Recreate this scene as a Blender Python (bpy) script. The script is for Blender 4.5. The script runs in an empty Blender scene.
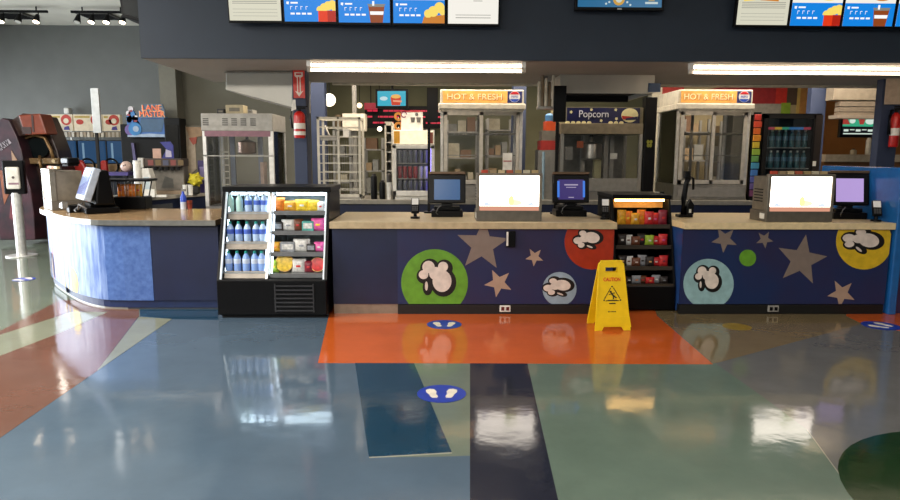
import bpy, bmesh, math, random
from mathutils import Matrix, Vector, Euler
random.seed(7)
sc = bpy.context.scene
COL = sc.collection
PI = math.pi
R = math.radians
# ---------------------------------------------------------------- camera
F = 655.0
CAM_H = 1.6
cam_rot = (Matrix.Rotation(R(-1.0), 4, 'Z') @ Matrix.Rotation(R(90 - 8.2), 4, 'X') @ Matrix.Rotation(R(0.23), 4, 'Z'))
cam_d = bpy.data.cameras.new('camera')
cam_d.sensor_width = 36.0
cam_d.lens = F / 900.0 * 36.0
cam_d.clip_end = 200
cam = bpy.data.objects.new('camera', cam_d)
cam.matrix_world = Matrix.Translation((0, 0, CAM_H)) @ cam_rot
COL.objects.link(cam)
sc.camera = cam
R3 = cam_rot.to_3x3()


def at(px, py, Y):
    """the point of the place at distance Y that the photograph shows at a pixel"""
    d = R3 @ Vector(((px - 450) / F, (250 - py) / F, -1))
    t = Y / d.y
    return Vector((d.x * t, Y, CAM_H + d.z * t))


def fl(px, py, z=0.0):
    d = R3 @ Vector(((px - 450) / F, (250 - py) / F, -1))
    t = (z - CAM_H) / d.z
    return Vector((d.x * t, d.y * t, z))


def ax(px, Y, py=200):
    return at(px, py, Y).x


def az(py, Y, px=450):
    return at(px, py, Y).z


# ---------------------------------------------------------------- materials
def lin(h):
    h = h.lstrip('#')
    c = [int(h[i:i + 2], 16) / 255 for i in (0, 2, 4)]
    return [x / 12.92 if x <= .04045 else ((x + .055) / 1.055) ** 2.4 for x in c] + [1.0]


MATS = {}


def mat(name, col='#808080', rough=.5, metal=0.0, var=.12, scale=14.0, emit=None, es=1.0, coat=0.0, bump=0.0, stretch=None, col2=None, spec=None):
    if name in MATS:
        return MATS[name]
    m = bpy.data.materials.new(name)
    m.use_nodes = True
    nt = m.node_tree
    b = nt.nodes['Principled BSDF']
    tc = nt.nodes.new('ShaderNodeTexCoord')
    mp = nt.nodes.new('ShaderNodeMapping')
    if stretch:
        mp.inputs['Scale'].default_value = stretch
    nz = nt.nodes.new('ShaderNodeTexNoise')
    nz.inputs['Scale'].default_value = scale
    nz.inputs['Detail'].default_value = 4
    nt.links.new(tc.outputs['Object'], mp.inputs['Vector'])
    nt.links.new(mp.outputs['Vector'], nz.inputs['Vector'])
    rp = nt.nodes.new('ShaderNodeValToRGB')
    c = lin(col)
    c2 = lin(col2) if col2 else None
    rp.color_ramp.elements[0].position = .35
    rp.color_ramp.elements[1].position = .68
    if c2:
        rp.color_ramp.elements[0].color = c
        rp.color_ramp.elements[1].color = c2
    else:
        rp.color_ramp.elements[0].color = [x * (1 - var) for x in c[:3]] + [1]
        rp.color_ramp.elements[1].color = [min(1, x * (1 + var)) for x in c[:3]] + [1]
    nt.links.new(nz.outputs['Fac'], rp.inputs['Fac'])
    nt.links.new(rp.outputs['Color'], b.inputs['Base Color'])
    b.inputs['Roughness'].default_value = rough
    b.inputs['Metallic'].default_value = metal
    if spec is not None:
        b.inputs['Specular IOR Level'].default_value = spec
    if coat:
        b.inputs['Coat Weight'].default_value = coat
        b.inputs['Coat Roughness'].default_value = .08
    if emit:
        b.inputs['Emission Color'].default_value = lin(emit)
        b.inputs['Emission Strength'].default_value = es
    if bump:
        bn = nt.nodes.new('ShaderNodeBump')
        bn.inputs['Strength'].default_value = bump
        bn.inputs['Distance'].default_value = .01
        nt.links.new(nz.outputs['Fac'], bn.inputs['Height'])
        nt.links.new(bn.outputs['Normal'], b.inputs['Normal'])
    MATS[name] = m
    return m


def screen(name, col, es=1.0):
    """a lit screen colour: dark glass that gives off light"""
    return mat('lit ' + name, '#101010', .25, emit=col, es=es, var=.05)


def glass(name='clear glass', tint='#ffffff', refl=.10):
    if name in MATS:
        return MATS[name]
    m = bpy.data.materials.new(name)
    m.use_nodes = True
    nt = m.node_tree
    nt.nodes.remove(nt.nodes['Principled BSDF'])
    out = nt.nodes['Material Output']
    tr = nt.nodes.new('ShaderNodeBsdfTransparent')
    tr.inputs['Color'].default_value = lin(tint)
    gl = nt.nodes.new('ShaderNodeBsdfGlossy')
    gl.inputs['Roughness'].default_value = .03
    fr = nt.nodes.new('ShaderNodeFresnel')
    fr.inputs['IOR'].default_value = 1.45
    nz = nt.nodes.new('ShaderNodeTexNoise')
    nz.inputs['Scale'].default_value = 5
    ml = nt.nodes.new('ShaderNodeMath')
    ml.operation = 'MULTIPLY_ADD'
    ml.inputs[1].default_value = .04
    nt.links.new(nz.outputs['Fac'], ml.inputs[0])
    nt.links.new(fr.outputs['Fac'], ml.inputs[2])
    mx = nt.nodes.new('ShaderNodeMixShader')
    nt.links.new(ml.outputs[0], mx.inputs['Fac'])
    nt.links.new(tr.outputs['BSDF'], mx.inputs[1])
    nt.links.new(gl.outputs['BSDF'], mx.inputs[2])
    nt.links.new(mx.outputs['Shader'], out.inputs['Surface'])
    MATS[name] = m
    return m


def floor_mat(name, col, var=.10):
    if name in MATS:
        return MATS[name]
    m = bpy.data.materials.new(name)
    m.use_nodes = True
    nt = m.node_tree
    b = nt.nodes['Principled BSDF']
    tc = nt.nodes.new('ShaderNodeTexCoord')
    nz = nt.nodes.new('ShaderNodeTexNoise')
    nz.inputs['Scale'].default_value = 2.2
    nz.inputs['Detail'].default_value = 9
    nz.inputs['Roughness'].default_value = .65
    nt.links.new(tc.outputs['Object'], nz.inputs['Vector'])
    rp = nt.nodes.new('ShaderNodeValToRGB')
    c = lin(col)
    rp.color_ramp.elements[0].position = .32
    rp.color_ramp.elements[1].position = .70
    rp.color_ramp.elements[0].color = [x * (1 - var) for x in c[:3]] + [1]
    rp.color_ramp.elements[1].color = [min(1, x * (1 + var)) for x in c[:3]] + [1]
    nt.links.new(nz.outputs['Fac'], rp.inputs['Fac'])
    nt.links.new(rp.outputs['Color'], b.inputs['Base Color'])
    # worn polish
    n2 = nt.nodes.new('ShaderNodeTexNoise')
    n2.inputs['Scale'].default_value = 1.6
    n2.inputs['Detail'].default_value = 6
    nt.links.new(tc.outputs['Object'], n2.inputs['Vector'])
    mr = nt.nodes.new('ShaderNodeMapRange')
    mr.inputs['From Min'].default_value = .3
    mr.inputs['From Max'].default_value = .7
    mr.inputs['To Min'].default_value = .06
    mr.inputs['To Max'].default_value = .14
    nt.links.new(n2.outputs['Fac'], mr.inputs['Value'])
    nt.links.new(mr.outputs['Result'], b.inputs['Roughness'])
    b.inputs['IOR'].default_value = 1.55
    n3 = nt.nodes.new('ShaderNodeTexNoise')
    n3.inputs['Scale'].default_value = 6
    n3.inputs['Detail'].default_value = 3
    nt.links.new(tc.outputs['Object'], n3.inputs['Vector'])
    bn = nt.nodes.new('ShaderNodeBump')
    bn.inputs['Strength'].default_value = .07
    bn.inputs['Distance'].default_value = .02
    nt.links.new(n3.outputs['Fac'], bn.inputs['Height'])
    nt.links.new(bn.outputs['Normal'], b.inputs['Normal'])
    MATS[name] = m
    return m


BLACK = mat('black plastic', '#08080a', .34, spec=.18)
BLACKM = mat('matte black metal', '#0d0d0e', .6, spec=.2)
STEEL = mat('brushed steel', '#a9a69f', .32, .9, var=.08, scale=30, stretch=(1, 1, 12))
STEEL_D = mat('dull steel', '#908d86', .42, .7, var=.1)
ALU = mat('aluminium', '#cfcdc8', .4, .6)
WHITE = mat('white enamel', '#cfcdc6', .4)
GLASS = glass()
NAVY = mat('navy laminate', '#141d3c', .38, var=.10, scale=5)
NAVY_P = mat('navy paint', '#2b3650', .6, var=.06, scale=4)
TUBE = mat('lit lamp tube', '#ffffff', .4, emit='#ffe6c8', es=10)
RED = mat('red enamel', '#b3160f', .35)
WHITEP = mat('white paper', '#dcd9d0', .8)


# ---------------------------------------------------------------- mesh builder
class MB:
    def __init__(s):
        s.v, s.f, s.m = [], [], []

    def add(s, vs, fs, mi=0, M=None):
        o = len(s.v)
        for p in vs:
            p = Vector(p)
            s.v.append(M @ p if M is not None else p)
        for f in fs:
            s.f.append([o + i for i in f])
            s.m.append(mi)
        return s

    def box(s, x0, x1, y0, y1, z0, z1, mi=0, M=None):
        if x0 > x1: x0, x1 = x1, x0
        if y0 > y1: y0, y1 = y1, y0
        if z0 > z1: z0, z1 = z1, z0
        return s.add([(x0, y0, z0), (x1, y0, z0), (x1, y1, z0), (x0, y1, z0), (x0, y0, z1), (x1, y0, z1), (x1, y1, z1), (x0, y1, z1)],
                     [(3, 2, 1, 0), (4, 5, 6, 7), (0, 1, 5, 4), (1, 2, 6, 5), (2, 3, 7, 6), (3, 0, 4, 7)], mi, M)

    def cbox(s, cx, cy, cz, dx, dy, dz, mi=0, M=None):
        return s.box(cx - dx / 2, cx + dx / 2, cy - dy / 2, cy + dy / 2, cz - dz / 2, cz + dz / 2, mi, M)

    def cyl(s, p0, p1, r0, r1=None, n=16, mi=0, M=None):
        p0, p1 = Vector(p0), Vector(p1)
        r1 = r0 if r1 is None else r1
        d = (p1 - p0).normalized()
        q = d.to_track_quat('Z', 'Y').to_matrix()
        vs = []
        for p, r in ((p0, r0), (p1, r1)):
            for i in range(n):
                a = 2 * PI * i / n
                vs.append(p + q @ Vector((math.cos(a) * r, math.sin(a) * r, 0)))
        fs = [(i, (i + 1) % n, n + (i + 1) % n, n + i) for i in range(n)]
        fs += [tuple(reversed(range(n))), tuple(range(n, 2 * n))]
        return s.add(vs, fs, mi, M)

    def tube(s, pts, r, n=8, mi=0, M=None):
        pts = [Vector(p) for p in pts]
        rings = []
        for i, p in enumerate(pts):
            a = pts[max(i - 1, 0)]
            b = pts[min(i + 1, len(pts) - 1)]
            q = (b - a).normalized().to_track_quat('Z', 'Y').to_matrix()
            rr = r[i] if isinstance(r, (list, tuple)) else r
            rings.append([p + q @ Vector((math.cos(2 * PI * k / n) * rr, math.sin(2 * PI * k / n) * rr, 0)) for k in range(n)])
        vs = [v for g in rings for v in g]
        fs = []
        for i in range(len(pts) - 1):
            for k in range(n):
                fs.append((i * n + k, i * n + (k + 1) % n, (i + 1) * n + (k + 1) % n, (i + 1) * n + k))
        fs += [tuple(reversed(range(n))), tuple(range((len(pts) - 1) * n, len(pts) * n))]
        return s.add(vs, fs, mi, M)

    def lathe(s, prof, cx=0, cy=0, n=16, mi=0, M=None):
        vs, fs = [], []
        for r, z in prof:
            for k in range(n):
                a = 2 * PI * k / n
                vs.append((cx + r * math.cos(a), cy + r * math.sin(a), z))
        for i in range(len(prof) - 1):
            for k in range(n):
                fs.append((i * n + k, i * n + (k + 1) % n, (i + 1) * n + (k + 1) % n, (i + 1) * n + k))
        fs += [tuple(reversed(range(n))), tuple(range((len(prof) - 1) * n, len(prof) * n))]
        return s.add(vs, fs, mi, M)

    def prism(s, pts, a0, a1, axis='y', mi=0, M=None):
        """polygon of (u, v): axis y -> (x, z) ; x -> (y, z) ; z -> (x, y)"""
        ar = sum(pts[i][0] * pts[(i + 1) % len(pts)][1] - pts[(i + 1) % len(pts)][0] * pts[i][1] for i in range(len(pts)))
        if ar < 0: pts = list(reversed(pts))
        n = len(pts)
        if axis == 'y':
            vs = [(u, a0, v) for u, v in pts] + [(u, a1, v) for u, v in pts]
            flip = a1 < a0
        elif axis == 'x':
            vs = [(a0, u, v) for u, v in pts] + [(a1, u, v) for u, v in pts]
            flip = a1 > a0
        else:
            vs = [(u, v, a0) for u, v in pts] + [(u, v, a1) for u, v in pts]
            flip = a1 > a0
        fs = [tuple(range(n)), tuple(reversed(range(n, 2 * n)))]
        fs += [((i + 1) % n, i, n + i, n + (i + 1) % n) for i in range(n)]
        if flip: fs = [tuple(reversed(f)) for f in fs]
        return s.add(vs, fs, mi, M)

    def ball(s, c, rx, ry=None, rz=None, n=14, mi=0, M=None):
        ry = rx if ry is None else ry
        rz = rx if rz is None else rz
        prof = n // 2
        vs, fs = [], []
        for i in range(prof + 1):
            t = -PI / 2 + PI * i / prof
            for k in range(n):
                a = 2 * PI * k / n
                vs.append((c[0] + rx * math.cos(t) * math.cos(a), c[1] + ry * math.cos(t) * math.sin(a), c[2] + rz * math.sin(t)))
        for i in range(prof):
            for k in range(n):
                fs.append((i * n + k, i * n + (k + 1) % n, (i + 1) * n + (k + 1) % n, (i + 1) * n + k))
        return s.add(vs, fs, mi, M)

    def pillow(s, w, h, d, mi=0, mi2=None, M=None, n=8, cy=0.0, cz=0.0, cx=0.0):
        """a sealed bag standing in the xz plane, fuller in the middle; the middle band may take mi2"""
        vs, fs, ms = [], [], []
        for side in (1, -1):
            for j in range(n + 1):
                for i in range(n + 1):
                    u, v = i / n * 2 - 1, j / n * 2 - 1
                    t = max(0, (1 - abs(u) ** 2.5)) ** .5 * max(0, (1 - abs(v) ** 3)) ** .55
                    vs.append((cx + u * w / 2 * (1 - .05 * (1 - abs(v))), cy - side * (t * d / 2 + .001), cz + h / 2 + v * h / 2))
        for sd in (0, 1):
            o = sd * (n + 1) ** 2
            for j in range(n):
                for i in range(n):
                    q = (o + j * (n + 1) + i, o + j * (n + 1) + i + 1, o + (j + 1) * (n + 1) + i + 1, o + (j + 1) * (n + 1) + i)
                    fs.append(q if sd == 0 else tuple(reversed(q)))
                    ms.append(mi2 if (mi2 is not None and n * .28 < j < n * .72) else mi)
        o = len(s.v)
        for p in vs:
            p = Vector(p)
            s.v.append(M @ p if M is not None else p)
        for f, m_ in zip(fs, ms):
            s.f.append([o + i for i in f]); s.m.append(m_)
        return s

    def build(s, name, mats, parent=None, smooth=False, bevel=0.0, loc=None):
        me = bpy.data.meshes.new(name)
        me.from_pydata([tuple(p) for p in s.v], [], s.f)
        if not isinstance(mats, (list, tuple)): mats = [mats]
        for m in mats: me.materials.append(m)
        me.polygons.foreach_set('material_index', s.m)
        me.validate()
        bm = bmesh.new(); bm.from_mesh(me)
        bmesh.ops.recalc_face_normals(bm, faces=bm.faces[:])
        bm.to_mesh(me); bm.free()
        if smooth is True:
            me.polygons.foreach_set('use_smooth', [True] * len(me.polygons))
        elif smooth:
            me.polygons.foreach_set('use_smooth', [True] * len(me.polygons))
            me.set_sharp_from_angle(angle=R(smooth))
        me.update()
        o = bpy.data.objects.new(name, me)
        COL.objects.link(o)
        if parent is not None: o.parent = parent
        if loc is not None: o.location = loc
        if bevel:
            bv = o.modifiers.new('bevel', 'BEVEL')
            bv.width = bevel
            bv.segments = 2
            bv.limit_method = 'ANGLE'
        return o


def thing(name, label, cat, loc=(0, 0, 0), rotz=0.0, group=None):
    o = bpy.data.objects.new(name, None)
    o.empty_display_size = .1
    COL.objects.link(o)
    o.location = loc
    o.rotation_euler = (0, 0, rotz)
    tag(o, label, cat, group)
    return o


def tag(o, label, cat, group=None):
    o['label'] = label
    o['category'] = cat
    if group: o['group'] = group
    return o


def struct(name, mb, mats, **k):
    o = mb.build(name, mats, **k)
    o['kind'] = 'structure'
    return o


def dup(root, loc, rotz=None, label=None, group=None):
    r = root.copy()
    COL.objects.link(r)
    r.location = loc
    if rotz is not None: r.rotation_euler = (0, 0, rotz)
    if label: r['label'] = label
    if group: r['group'] = group
    for ch in list(root.children):
        c = ch.copy(); COL.objects.link(c); c.parent = r
        for g in list(ch.children):
            d = g.copy(); COL.objects.link(d); d.parent = c
    return r


def text(s, material, parent, loc, width=None, height=.1, name='lettering', depth=.002, rot=None, bold=0.0):
    """flat lettering facing the room (-y), centred on loc"""
    cu = bpy.data.curves.new('txt', 'FONT')
    cu.body = s
    cu.align_x = 'CENTER'
    cu.align_y = 'CENTER'
    cu.extrude = depth / 2
    cu.offset = bold
    o = bpy.data.objects.new('txt', cu)
    COL.objects.link(o)
    dg = bpy.context.evaluated_depsgraph_get()
    me = bpy.data.meshes.new_from_object(o.evaluated_get(dg))
    bpy.data.objects.remove(o)
    bpy.data.curves.remove(cu)
    xs = [v.co.x for v in me.vertices]; ys = [v.co.y for v in me.vertices]
    cx, cy = (min(xs) + max(xs)) / 2, (min(ys) + max(ys)) / 2
    sy = height / max(1e-6, max(ys) - min(ys))
    sx = (width / max(1e-6, max(xs) - min(xs))) if width else sy
    for v in me.vertices:
        p = Vector(((v.co.x - cx) * sx, -v.co.z, (v.co.y - cy) * sy))
        if rot is not None: p = rot @ p
        v.co = p + Vector(loc)
    me.materials.clear()
    me.materials.append(material)
    me.update()
    me.name = name
    ob = bpy.data.objects.new(name, me)
    COL.objects.link(ob)
    if parent is not None: ob.parent = parent
    return ob


# ---------------------------------------------------------------- flat graphics
def circle(cx, cy, r, n=36, ry=None, rot=0):
    ry = r if ry is None else ry
    out = []
    for i in range(n):
        a = 2 * PI * i / n
        x, y = r * math.cos(a), ry * math.sin(a)
        out.append((cx + x * math.cos(rot) - y * math.sin(rot), cy + x * math.sin(rot) + y * math.cos(rot)))
    return out


def star(cx, cy, r, rot=0, inner=.42):
    return [(cx + (r if k % 2 == 0 else r * inner) * math.cos(rot + PI / 2 + k * PI / 5),
             cy + (r if k % 2 == 0 else r * inner) * math.sin(rot + PI / 2 + k * PI / 5)) for k in range(10)]


def clip(poly, x0, x1, y0, y1):
    def cut(p, ins, inter):
        out = []
        for i in range(len(p)):
            a, b = p[i - 1], p[i]
            if ins(b):
                if not ins(a): out.append(inter(a, b))
                out.append(b)
            elif ins(a):
                out.append(inter(a, b))
        return out
    def ix(c):
        return lambda a, b: (c, a[1] + (b[1] - a[1]) * (c - a[0]) / (b[0] - a[0]))
    def iy(c):
        return lambda a, b: (a[0] + (b[0] - a[0]) * (c - a[1]) / (b[1] - a[1]), c)
    p = cut(poly, lambda q: q[0] >= x0, ix(x0))
    p = cut(p, lambda q: q[0] <= x1, ix(x1)) if p else p
    p = cut(p, lambda q: q[1] >= y0, iy(y0)) if p else p
    p = cut(p, lambda q: q[1] <= y1, iy(y1)) if p else p
    return p
# ================================================================ the setting
YF = 6.52                      # front of the counters
ZT = az(222, YF)               # worktop height
ZTOE = az(304, YF)             # bottom of the counter panels, above the toe kick
SOF = az(60, YF)               # underside of the menu bulkhead
CEIL = 4.2
YB = 8.95                      # front of the rear counter
ZB = az(200, YB)

FLOORS = [('slate blue', '#4f6070'), ('grey green', '#6c7466'), ('brick brown', '#6c4c40'), ('cream green', '#7f8270'),
          ('sage', '#6a7468'), ('orange', '#c85d27'), ('deep teal', '#1b3c52'), ('charcoal', '#252834'), ('green grey', '#627266'),
          ('tan olive', '#7a6a4c'), ('warm grey', '#696967'), ('dark green', '#143217'), ('carpet brown', '#4e4038'), ('pale seam', '#9d9a8c')]
FI = {n: i for i, (n, c) in enumerate(FLOORS)}
fb = MB()
fb.box(-10.7, 9, -5, 16, -.2, 0, FI['slate blue'])


def inlay(name, pts, layer):
    p = [fl(*q) for q in pts]
    fb.prism([(q.x, q.y) for q in p], -.01, .0006 * layer, 'z', FI[name])


inlay('grey green', [(-700, 238), (120, 238), (150, 262), (140, 316), (100, 320), (-700, 420)], 1)
inlay('carpet brown', [(-700, 196), (150, 196), (150, 236), (120, 238), (-700, 240)], 2)
inlay('brick brown', [(-420, 700), (0, 438), (97, 371), (139, 316), (139, 300), (60, 300), (0, 331), (-600, 480)], 2)
inlay('cream green', [(-420, 560), (0, 356), (60, 333), (108, 312), (72, 312), (0, 335), (-500, 470)], 3)
inlay('cream green', [(97, 371), (139, 317), (172, 319)], 3)
inlay('deep teal', [(140, 316), (139, 300), (218, 300), (218, 320), (171, 319)], 4)
inlay('sage', [(400, 361), (474, 362), (470, 700), (350, 700), (369, 458), (452, 453)], 2)
inlay('deep teal', [(355, 363), (413, 361), (452, 453), (369, 458)], 3)
inlay('slate blue', [(440, 457), (470, 456), (470, 700), (250, 700), (340, 480), (369, 458)], 3)
inlay('warm grey', [(620, 300), (1300, 300), (1300, 700), (975, 700), (858, 500), (807, 430), (760, 395), (700, 355)], 2)
inlay('green grey', [(527, 362), (713, 362), (760, 395), (807, 430), (858, 500), (975, 700), (610, 700), (558, 500)], 3)
inlay('charcoal', [(470, 362), (527, 362), (558, 500), (606, 700), (470, 700)], 4)
inlay('tan olive', [(640, 300), (850, 300), (846, 316), (862, 324), (713, 364)], 4)
inlay('pale seam', [(369, 457.4), (452, 452.6), (452, 453.6), (369, 458.4)], 4)
inlay('pale seam', [(806.6, 430), (849.4, 489), (850.6, 489), (807.6, 430)], 4)
inlay('orange', [(332, 302), (652, 302), (657, 316), (713, 364.5), (318, 363)], 5)
inlay('orange', [(846, 316), (850, 300), (1050, 300), (1050, 345), (910, 333), (862, 324)], 5)
g1, g2 = fl(853, 500), fl(900, 432)
gd = (g2 - g1); gm = (g1 + g2) / 2
gn = Vector((gd.y, -gd.x, 0)).normalized()
gc = gm + gn * math.sqrt(.95 ** 2 - (gd.length / 2) ** 2)
fb.prism(circle(gc.x, gc.y, .95, 48), -.01, .0036, 'z', FI['dark green'])
struct('floor', fb, [floor_mat('vinyl floor ' + n, c) for n, c in FLOORS])

GREYW = mat('grey wall paint', '#6f716e', .75, var=.05, scale=3)
TANW = mat('tan wall paint', '#7d7a5c', .8, var=.08, scale=3)
CEILM = mat('ceiling paint', '#d2cdbf', .8, var=.04, scale=3)
SOFM = mat('soffit paint', '#8f877d', .7, var=.05, scale=3)
BROWNW = mat('amber wall paint', '#8f5a24', .7, var=.12, scale=3)
XBL = at(141, 57, YF).x       # left end of the bulkhead
struct('ceiling', MB().box(-10.7, 9, -5, 16, CEIL, CEIL + .1), [CEILM])
struct('wall_back', MB().box(-10.7, 9, 14, 14.2, 0, CEIL), [GREYW])
struct('wall_right', MB().box(8.8, 9, -5, 14, 0, CEIL), [GREYW])
struct('wall_rear', MB().box(-10.7, 9, -5.2, -5, 0, CEIL), [GREYW])
wl = MB()
wl.box(-10.7, -10.5, -5, 5.5, 0, CEIL); wl.box(-10.7, -10.5, 13.6, 14, 0, CEIL)
wl.box(-10.7, -10.5, 5.5, 13.6, 3.2, CEIL); wl.box(-10.7, -10.5, 5.5, 13.6, 0, .05)
struct('wall_left', wl, [GREYW])
wf = MB()
for k in range(5):
    y = 5.5 + k * (13.6 - 5.5) / 4
    wf.box(-10.62, -10.54, y - .04, y + .04, .05, 3.2, 0)
wf.box(-10.62, -10.54, 5.5, 13.6, .05, .12, 0); wf.box(-10.62, -10.54, 5.5, 13.6, 3.12, 3.2, 0)
w1 = struct('window_1', wf, [ALU])
pn = MB().box(-10.585, -10.575, 5.54, 13.56, .1, 3.15).build('pane', [GLASS], w1)

# menu bulkhead over the counter with its soffit
BH = MB()
BH.box(XBL, 8.8, YF, 8.55, SOF, CEIL, 0)
BH.box(XBL + .01, 8.8, YF + .02, 8.54, SOF - .004, SOF, 1)
struct('wall_front', BH, [mat('bulkhead paint', '#212c3a', .65, var=.06, scale=3), SOFM])
struct('trim_1', MB().box(ax(335, 8.55), 8.8, 8.52, 8.6, SOF - .03, SOF + .02), [mat('trim paint', '#b8b2a2', .6)])
KC = 3.25
struct('ceiling_kitchen', MB().box(XBL, 8.8, 8.55, 13.2, KC, KC + .08), [mat('kitchen ceiling', '#75715f', .8, var=.05)])
struct('wall_divider', MB().box(XBL - .1, XBL, 8.55, 12.0, KC, CEIL), [GREYW])
struct('wall_kitchen', MB().box(ax(168, 12.0), ax(312, 12.0), 12.0, 12.15, 0, CEIL), [mat('putty wall paint', '#625f52', .75, var=.06, scale=3)])
struct('wall_center', MB().box(ax(312, 13), ax(662, 13), 13.0, 13.2, 0, KC), [TANW])
# mural of coloured blocks behind the right-hand warmer
YM = 11.6
x0, x1 = ax(655, YM), ax(808, YM)
mw = MB().box(x0, x1, YM, YM + .15, 0, KC, 0)


def mural_block(a, b, c, d, i, t=.004, Y=YM):
    mw.box(ax(a, Y), ax(c, Y), Y - t, Y, az(d, Y), az(b, Y), i)


mural_block(655, 70, 678, 101, 1)
mural_block(735, 70, 779, 102, 1)
mw.prism([(ax(700, YM), az(88, YM)), (ax(768, YM), az(76, YM)), (ax(768, YM), az(102, YM)), (ax(735, YM), az(102, YM))], YM - .006, YM, 'y', 2)
mural_block(735, 102, 777, 114, 3)
mural_block(779, 70, 789, 103, 4)
mural_block(789, 66, 808, 200, 5)
mural_block(792, 84, 806, 114, 6, .008)
mural_block(774, 101, 783, 116, 7, .01)
struct('wall_mural', mw, [mat('mural cream', '#9c8d68', .7, var=.03), mat('mural red', '#b8281c', .6), mat('mural dark red', '#8d1a1e', .6),
                          mat('mural grey', '#8f897d', .7), mat('mural brown', '#4c3a2c', .7), mat('mural yellow', '#b99b52', .6),
                          mat('mural tan', '#a8763c', .6), mat('mural green', '#7d9a2a', .6), mat('mural orange', '#d2601a', .6),
                          mat('mural blue', '#3f86b8', .6), mat('mural slate', '#5a5f86', .6), mat('mural purple', '#6d3a5e', .6)])
struct('wall_amber', MB().box(ax(808, 11.9), 8.8, 11.9, 12.05, 0, KC), [BROWNW])

# pillars
struct('pillar', MB().box(ax(166, 11.7), ax(182, 11.7), 11.7, 12.0, 0, CEIL), [mat('pillar paint', '#6b685c', .7, var=.05)])


def pillar(pxa, pxb, Y, d):
    return struct('pillar', MB().box(ax(pxa, Y, 120), ax(pxb, Y, 120), Y, Y + d, 0, SOF if Y < 8.5 else KC), [NAVY_P], bevel=.006)


pillar(293.3, 306.5, 7.36, .2)
pillar(311, 325, 9.98, .2)
pillar(513, 526, 10.05, .25)
pillar(809.5, 825, 9.97, .12)
pillar(880, 899, 7.8, .12)
struct('pillar', MB().box(ax(647, 10.9), ax(657, 10.9), 10.9, 11.1, 0, KC), [mat('cream paint', '#a59f8c', .7)])

# ================================================================ counters
WORKTOP = mat('worktop laminate', '#d2bf9c', .35, var=.08, scale=20)
EDGE_S = mat('steel edge', '#8f8d88', .3, .8)
EDGE_B = mat('beige edge', '#b5a482', .4)
TOE = mat('black toe kick', '#090909', .5)
TOE_S = mat('tan toe kick', '#8d7f70', .4, .3)
MUR = mat('mural laminate', '#182a54', .36, var=.1, scale=1.3, col2='#2a2546')
G_GREEN = mat('print green', '#5f9527', .4)
G_BLK = mat('print black', '#0d0a0b', .4)
G_WHT = mat('print white', '#d8cbc0', .4)
G_STAR = mat('print taupe', '#7d6f66', .4, var=.05)
G_STAR2 = mat('print beige', '#a78d7a', .4, var=.05)
G_ORG = mat('print orange', '#9c2b0f', .4)
G_BLU = mat('print ice blue', '#8fa3b2', .4)
G_YEL = mat('print yellow', '#d0ae22', .4)
G_TEAL = mat('print pale teal', '#8db0b4', .4)
G_PNK = mat('print pink', '#d9a0aa', .4)
ART = [MUR, G_GREEN, G_BLK, G_WHT, G_STAR, G_STAR2, G_ORG, G_BLU, G_YEL, G_TEAL, G_PNK]


class Panel:
    """a printed panel on the counter front, drawn in photo pixels of the counter's own plane"""
    def __init__(s, pa, pb, Y, z0, z1):
        s.Y = Y
        s.x0, s.x1, s.z0, s.z1 = ax(pa, Y, 265), ax(pb, Y, 265), z0, z1
        s.mb = MB().box(s.x0, s.x1, Y, Y + .02, z0, z1, 0)

    def poly(s, pts, layer, mi):
        q = [at(x, y, s.Y) for x, y in pts]
        c = clip([(p.x, p.z) for p in q], s.x0 + .001, s.x1 - .001, s.z0 + .001, s.z1 - .001)
        if len(c) > 2: s.mb.prism(c, s.Y - .0007 * layer, s.Y + .001, 'y', mi)

    def popcorn(s, cx, cy, sc_, rot, layer=2, kx=1.0, ky=1.0):
        lob = [(8, 0, 9.5, 11), (-5.5, 14, 6.2, 6.2), (9, 14.3, 5, 5), (-10.5, 6.4, 4.8, 4.5), (1.6, 7.6, 6.5, 6.5), (-7.6, -5, 1.5, 4.6)]
        c, n = math.cos(rot), math.sin(rot)
        k = 0
        for grow, sh, mi in ((3.5, (1.3, -1.3), 2), (0, (0, 0), 3)):
            for (dx, dy, rx, ry) in lob:
                if grow: dx2, dy2 = dx + sh[0], dy + sh[1]
                else: dx2, dy2 = dx, dy
                X, Y_ = (dx2 * c - dy2 * n) * sc_, (dx2 * n + dy2 * c) * sc_
                s.poly([(cx + (a - cx) * kx, cy + (b - cy) * ky) for a, b in circle(cx + X, cy - Y_, (rx + grow) * sc_, 24, (ry + grow) * sc_, -rot)], layer + .1 * k, mi)
                k += 1


def outlet(parent, px, py, Y, plate, name='power_outlet'):
    p = at(px, py, Y)
    o = MB().box(p.x - .055, p.x + .055, Y - .012, Y + .005, p.z - .033, p.z + .033).build(name, [plate], parent, bevel=.003)
    s_ = MB()
    for d in (-.025, .025):
        s_.box(p.x + d - .015, p.x + d + .015, Y - .016, Y - .01, p.z - .018, p.z + .018)
    s_.build('socket', [mat('dark red plastic', '#5a1512', .4) if plate is WHITEP else BLACK], o)


YBK = 7.68                     # rear edge of the worktops
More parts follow.
